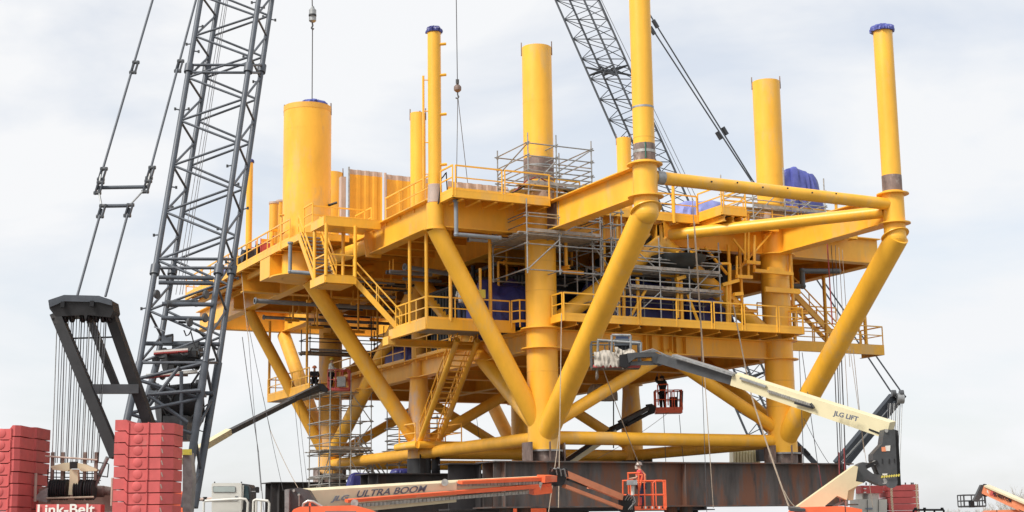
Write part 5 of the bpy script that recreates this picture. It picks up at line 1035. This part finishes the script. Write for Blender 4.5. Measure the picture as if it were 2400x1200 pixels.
for i in range(9): rod('container_rib', P(1722+i*7, 1057, d=102.9), P(1722+i*7, 1108, d=102.9), .06, CREAM, bt)
ubox('gearbox', Matrix.Translation(P(1781, 1066, d=102.5)) @ Matrix.Diagonal((.4, .4, .9, 1)), BLACK, bt)
# dark hydraulic boom resting behind the rear right leg
tk = thing('crane_jib', 'dark slim crane jib sloping down behind the right front leg foot', 'crane jib', P(1905, 1085, d=98)); PB('jib_tube', (1862, 1035, 98), (1916, 1092, 98), 12, BOOMG, tk, .3); PB('jib_rail', (1885, 1052, 97.8), (1898, 1066, 97.8), 5, BLACK, tk, .2)
fr = thing('black_rail_frame', 'low black rail frame beside the red slabs at the lower right', 'rail frame', P(2175, 1200, d=86))
for a, c in (((2141, 1195), (2212, 1195)), ((2141, 1195), (2141, 1215)), ((2212, 1195), (2212, 1215)), ((2167, 1195), (2167, 1215)), ((2190, 1195), (2190, 1215))): rod('rail_tube', P(*a, d=86), P(*c, d=86), .06, BLACK, fr)
for x in (2146, 2167, 2208): rod('rail_knob', P(x, 1195, d=86), P(x, 1190, d=86), .09, BLACK, fr)
# white truck-like crane cab by the boom foot
tr = thing('white_truck', 'white truck cab with long rear window and black mirror behind the crane boom foot', 'truck', P(540, 1200, d=66)); TD = 66
def rounded(name, x0, x1, y0, y1, d_, w_, m, r=4, parent=tr):
    pts = []
    for cx, cy, a0 in ((x1-r, y0+r, -90), (x1-r, y1-r, 0), (x0+r, y1-r, 90), (x0+r, y0+r, 180)):
        for k in range(5): a = R_(a0+k*22.5); pts.append((cx+r*math.cos(a), cy+r*math.sin(a)))
    return poly(name, pts, d_, w_, m, parent)
rounded('cab_body', 496, 566, 1132, 1260, TD+.6, 1.6, WHITE, 5); rounded('window_frame', 498.5, 552.5, 1139.5, 1154.5, TD-.19, .06, GALV, 3); rounded('rear_window', 500, 551, 1141, 1153, TD-.22, .04, GLASSL, 2.5)
poly('cab_side', [(566, 1133), (582, 1135), (587, 1142), (587, 1200), (563, 1200), (566, 1175)], TD+.7, 1.5, DKGR, tr); poly('side_window', [(569, 1137), (581, 1140), (584, 1170), (572, 1172)], TD-.08, .04, GLASS, tr); rod('door_post', P(570, 1138, d=TD-.12), P(567, 1195, d=TD-.12), .04, WHITE, tr)
rounded('mirror', 599, 606, 1141, 1155, TD, .2, BLACK, 2); rod('mirror_arm', P(587, 1152, d=TD), P(600, 1152, d=TD), .015, GALV, tr); rod('panel_line', P(496, 1174, d=TD-.22), P(556, 1173, d=TD-.22), .012, GALV, tr); ubox('cab_latch', Matrix.Translation(P(554, 1165, d=TD-.23)) @ Matrix.Diagonal((.12, .05, .1, 1)), GALV, tr)
b = MB(); b.path([P(480, 1174, d=TD-.6), P(562, 1169, d=TD-.6), P(576, 1170, d=TD-.6), P(581, 1178, d=TD-.6), P(580, 1200, d=TD-.6)], .055, 8); b.build('hand_rail', WHITE, tr)
for pts in ([(478, 1176), (477, 1230)], [(594, 1173), (592, 1230)], [(601, 1174), (600, 1230)], [(612, 1175), (612, 1230)]): rod('hand_rail', P(*pts[0], d=TD-.6), P(*pts[1], d=TD-.6), .05, WHITE, tr)
b = MB(); b.path([P(594, 1174, d=TD-.6), P(600, 1171, d=TD-.6), P(628, 1174, d=TD-.6), P(631, 1180, d=TD-.6), P(629, 1225, d=TD-.6)], .055, 8); b.build('hand_rail', WHITE, tr); rod('tow_bar', P(462, 1171, d=TD), P(497, 1169, d=TD), .07, PRIM, tr); ubox('coupling', Matrix.Translation(P(463, 1170, d=TD)) @ Matrix.Diagonal((.2, .2, .16, 1)), BLACK, tr); ubox('coupling', Matrix.Translation(P(480, 1170, d=TD)) @ Matrix.Diagonal((.14, .2, .2, 1)), BLACK, tr)
for x in (503, 566): rod('marker_lamp', P(x, 1132, d=TD+.2), P(x, 1129, d=TD+.2), .03, DKGR, tr)
b = MB(); c = P(545, 1280, d=TD+2); c.z = GZ+.9; b.beam(c-RH*1.2, c+RH*1.2, .8, 7, up=Z); b.build('truck_chassis', DKGR, tr)
for s in (-1.0, 1.0):
    for q in (0, 3.5): b = MB(); b.lathe(P(540, 1280, d=TD+1+q)*1.0+RH*s-RH*.15+Z*(GZ+.5-P(540, 1280, d=TD+1+q).z), [(0, 0), (.5, 0), (.5, .3), (0, .3)], 24, RH); b.build('wheel', BLACK, tr)

# ------------------------------------------------------------------ hooks, slings, tag lines
hk = thing('hook_block', 'small pale hoist hook block hanging over the wide pedestal', 'crane hook', P(732, 38, d=82))
rod('hoist_rope', P(731, -30, d=82), P(732, 15, d=82), .03, WIRE, hk); b = MB(); b.lathe(P(732.5, 54, d=82), [(0, 0), (.12, .05), (.2, .12), (.2, .75), (.12, .82), (.08, .95), (0, 1.0)], 18); b.build('block_body', GALV, hk); b = MB(); b.lathe(P(732.5, 38, d=82), [(.2, 0), (.215, 0), (.215, .09), (.2, .09)], 18); b.build('block_band', BLACK, hk)
b = MB(); b.path([P(732, 54, d=82), P(733, 60, d=82), P(730, 66, d=82), P(733, 70, d=82), P(735, 66, d=82)], .05, 8); b.build('hook', DKGR, hk)
cable(P(732.5, 66, d=82), (-6.35, D3, TOP+.3), .028, WIRE, 'sling', 'single wire sling from the hook block down to the pedestal top', 'sling')
h2 = thing('hook_ball', 'rusty headache ball with hook hanging over the front deck edge', 'crane hook', P(1073, 207, d=78))
rod('hoist_rope', P(1069, -30, d=78), P(1072, 190, d=78), .022, WIRE, h2); b = MB(); c = P(1072.5, 216, d=78); b.lathe(c, [(0, 0), (.1, .01), (.19, .1), (.2, .2), (.19, .3), (.1, .4), (.06, .42), (.05, .6), (0, .62)], 20); b.build('ball', BURN, h2); b = MB(); b.path([c, c-Z*.15, c-Z*.25+RH*.06, c-Z*.36, c-Z*.3-RH*.1], .04, 8); b.build('hook', DKGR, h2); rod('swivel', P(1072, 196, d=78), P(1072, 186, d=78), .09, DKGR, h2, 12)
for x, y in ((1070, 428), (1096, 428)): cable(P(1073, 225, d=78), P(x, y, y=9), .018, WIRE, 'sling', 'thin wire sling from the rusty ball to the corrugated panel, %s one' % ('left' if x < 1080 else 'right'), 'sling')
ropes = [
 (1316, 735, 67.5, 1309, 1190, 62, .022, ROPE, 'pale rope hanging in front of the nearest leg down to the boom knuckle'), (1312, 1000, 64, 1285, 1205, 60, .018, ROPE, 'thin rope slanting left beside the front leg foot'),
 (1402, 830, 59.2, 1506, 1108, 61.8, .018, ROPE, 'thin rope from the cream basket down to the worker in red'), (1438, 935, 78, 1438, 1050, 77, .035, BLACK, 'short black cable hanging above the black jib lift'),
 (1622, 462, 66, 1648, 850, 65, .018, ROPE, 'long pale tag line in front of the central scaffold, left one'), (1628, 520, 66.4, 1672, 1190, 63, .018, ROPE, 'long pale tag line in front of the central scaffold, right one'), (1643, 800, 65, 1657, 1210, 63, .014, WIRE, 'thin dark line in front of the rusty beam under the deck'),
 (1719, 715, 66.5, 1762, 930, 65, .03, ROPE, 'thick manila rope bundle crossing the cream boom'), (1762, 930, 65, 1850, 1190, 62, .035, ROPE, 'thick manila rope bundle running down over the rusty beam'), (1838, 1150, 62.4, 1868, 1190, 62, .015, ROPE, 'thin rope tail at the foot of the cream lower boom'),
 (1939, 572, 76, 1951, 760, 75, .035, REDROPE, 'red hose hanging under the right end of the top deck'), (1948, 575, 76.3, 1958, 720, 76, .02, BLACK, 'black line beside the red hanging hose'), (1958, 575, 76.5, 1975, 1100, 74, .016, WIRE, 'grey tag line right of the outboard walkway, first'), (1966, 580, 76.6, 1990, 1000, 74, .016, ROPE, 'pale tag line right of the outboard walkway, second'), (1974, 585, 76.8, 1992, 860, 75, .016, ROPE, 'pale tag line close to the right knee brace'),
 (1955, 830, 74, 1966, 1110, 73, .025, WIRE, 'dark cable hanging left of the mast, first'), (1962, 835, 74, 1972, 1125, 73, .025, WIRE, 'dark cable hanging left of the mast, second'), (1972, 835, 74, 1984, 1140, 73, .03, WIRE, 'dark cable hanging left of the mast, third'), (1966, 1060, 73.2, 1969, 1180, 72.5, .03, REDROPE, 'red rope end in front of the right end of the rusty beam'), (1978, 1050, 73.2, 1982, 1180, 72.5, .03, REDROPE, 'second red rope end in front of the right end of the rusty beam'),
 (1873, 822, 74, 1884, 1090, 73, .018, WIRE, 'thin line hanging right of the right front leg'), (1880, 826, 74, 1932, 1195, 71, .018, WIRE, 'thin line slanting past the right front leg foot'), (1918, 1090, 71.9, 1930, 1160, 71.3, .03, REDROPE, 'red rope on the right part of the rusty beam'), (1884, 980, 73.5, 1942, 1085, 73, .014, WIRE, 'thin line crossing behind the cream boom'), (2000, 820, 76, 2025, 1060, 74, .016, ROPE, 'pale line hanging from the outboard walkway corner'), (1990, 800, 76, 2046, 1190, 73, .014, ROPE, 'faint pale line passing the mast'),
 (566, 640, 86, 583, 800, 84, .02, ROPE, 'pale rope hanging from the far left deck edge'), (568, 790, 84, 606, 1060, 80, .022, WIRE, 'dark tag line left of the outboard braces, first'), (583, 800, 84, 612, 1150, 80, .014, WIRE, 'dark tag line left of the outboard braces, second'), (578, 740, 85, 634, 1010, 80, .016, WIRE, 'grey tag line running down to the left of the scaffold'), (606, 1060, 80, 620, 1210, 78, .02, WIRE, 'lower end of the dark tag line near the white cab'), (634, 1010, 80, 702, 1150, 76, .016, ROPE, 'grey tag line landing on the dark boom head'), (617, 930, 82, 664, 1150, 79, .013, WIRE, 'thin line between the boom lift and the dark beams'), (690, 940, 88, 712, 1150, 86, .014, WIRE, 'thin line left of the silver scaffold tower'), (700, 950, 88, 722, 1150, 86, .012, WIRE, 'very thin line beside the silver scaffold tower'),
 (1555, 968, 78, 1561, 1092, 77, .016, WIRE, 'thin line under the left side of the orange basket'), (1592, 972, 78, 1603, 1092, 77, .016, WIRE, 'thin line under the right side of the orange basket'), (1568, 966, 78, 1400, 1075, 77, .012, ROPE, 'pale line slanting left from the orange basket'), (1115, 960, 85, 1131, 1085, 86, .014, WIRE, 'thin line hanging under the lower deck left of the front leg'), (1470, 640, 68, 1480, 700, 68, .02, ROPE, 'short pale rope on the front knee brace')]
for x0, y0, a, x1, y1, c, r, m, lb in ropes: cable(P(x0, y0, d=a), P(x1, y1, d=c), r, m, 'tag_line', lb, 'rope', .12, 'ropes hanging round the platform')
fl_ = thing('pipe_fitting', 'grey duct tape patch on the base of the slim riser pipe', 'patch', (-5.45, -.36, 11.4)); bpy.data.objects.remove(fl_)

# ------------------------------------------------------------------ bare trees and scrub at the far right
def bare_tree(px, d_, h, seed, label):
    rn = random.Random(seed); base = P(px, 1200, d=d_); base.z = GZ; t = thing('bare_tree', label, 'tree', base, 'bare trees on the right skyline')
    b = MB(); b.tube(base, base+Z*h*.45, .09, 8, .05); b.build('trunk', BARK, t); tw = MB()
    def grow(p, dv, L_, r, k):
        q = p+dv*L_; tw.tube(p, q, r, 4, r*.6, cap=False)
        if k == 0: return
        for i in range(3 if k > 1 else 4):
            nd = (dv+V((rn.uniform(-1, 1), rn.uniform(-1, 1), rn.uniform(-.1, .9)))*.62).normalized(); grow(p.lerp(q, rn.uniform(.4, 1)), nd, L_*rn.uniform(.55, .85), r*.62, k-1)
    for i in range(7): grow(base+Z*h*rn.uniform(.08, .45), V((rn.uniform(-.7, .7), rn.uniform(-.7, .7), 1)).normalized(), h*.30, .045, 4)
    tw.build('twigs', BARK, t)
tl = ['lowest bare tree right of the red slabs', 'low bare tree left of the empty black basket', 'thin bare tree under the empty black basket', 'pale bare tree just right of the empty black basket', 'bare tree under the red sign of the orange boom', 'taller bare tree above the orange boom near the right edge', 'bare tree at the very right edge', 'rightmost bare tree of the skyline', 'bare tree behind the orange hood']
for i, (px, d_, h) in enumerate(((2185, 190, 2.8), (2225, 170, 3.0), (2262, 180, 3.3), (2300, 170, 3.5), (2335, 165, 3.9), (2378, 160, 5.0), (2405, 150, 5.2), (2440, 150, 5.4), (2355, 150, 4.0))): bare_tree(px, d_, h, i+3, tl[i])
sc = MB(); rn = random.Random(4)
for i in range(2600):
    px = rn.uniform(2130, 2470); d_ = rn.uniform(170, 230); p = P(px, 1200, d=d_); p.z = GZ; hh = 2.2+1.6*noise.noise(V((px*.02, 0, 0)))+(px-2130)/340*1.2; q = p+V((rn.uniform(-.6, .6), rn.uniform(-.6, .6), hh*rn.uniform(.7, 1.1))); sc.tube(p, q, .045, 3, .015, cap=False)
    for k in range(4): a = p.lerp(q, rn.uniform(.4, .95)); sc.tube(a, a+V((rn.uniform(-.5, .5), rn.uniform(-.5, .5), rn.uniform(.2, .7))), .028, 3, .01, cap=False)
o = sc.build('scrub', SCRUB); o['kind'] = 'stuff'; o['label'] = 'dry pale scrub thicket along the right skyline'
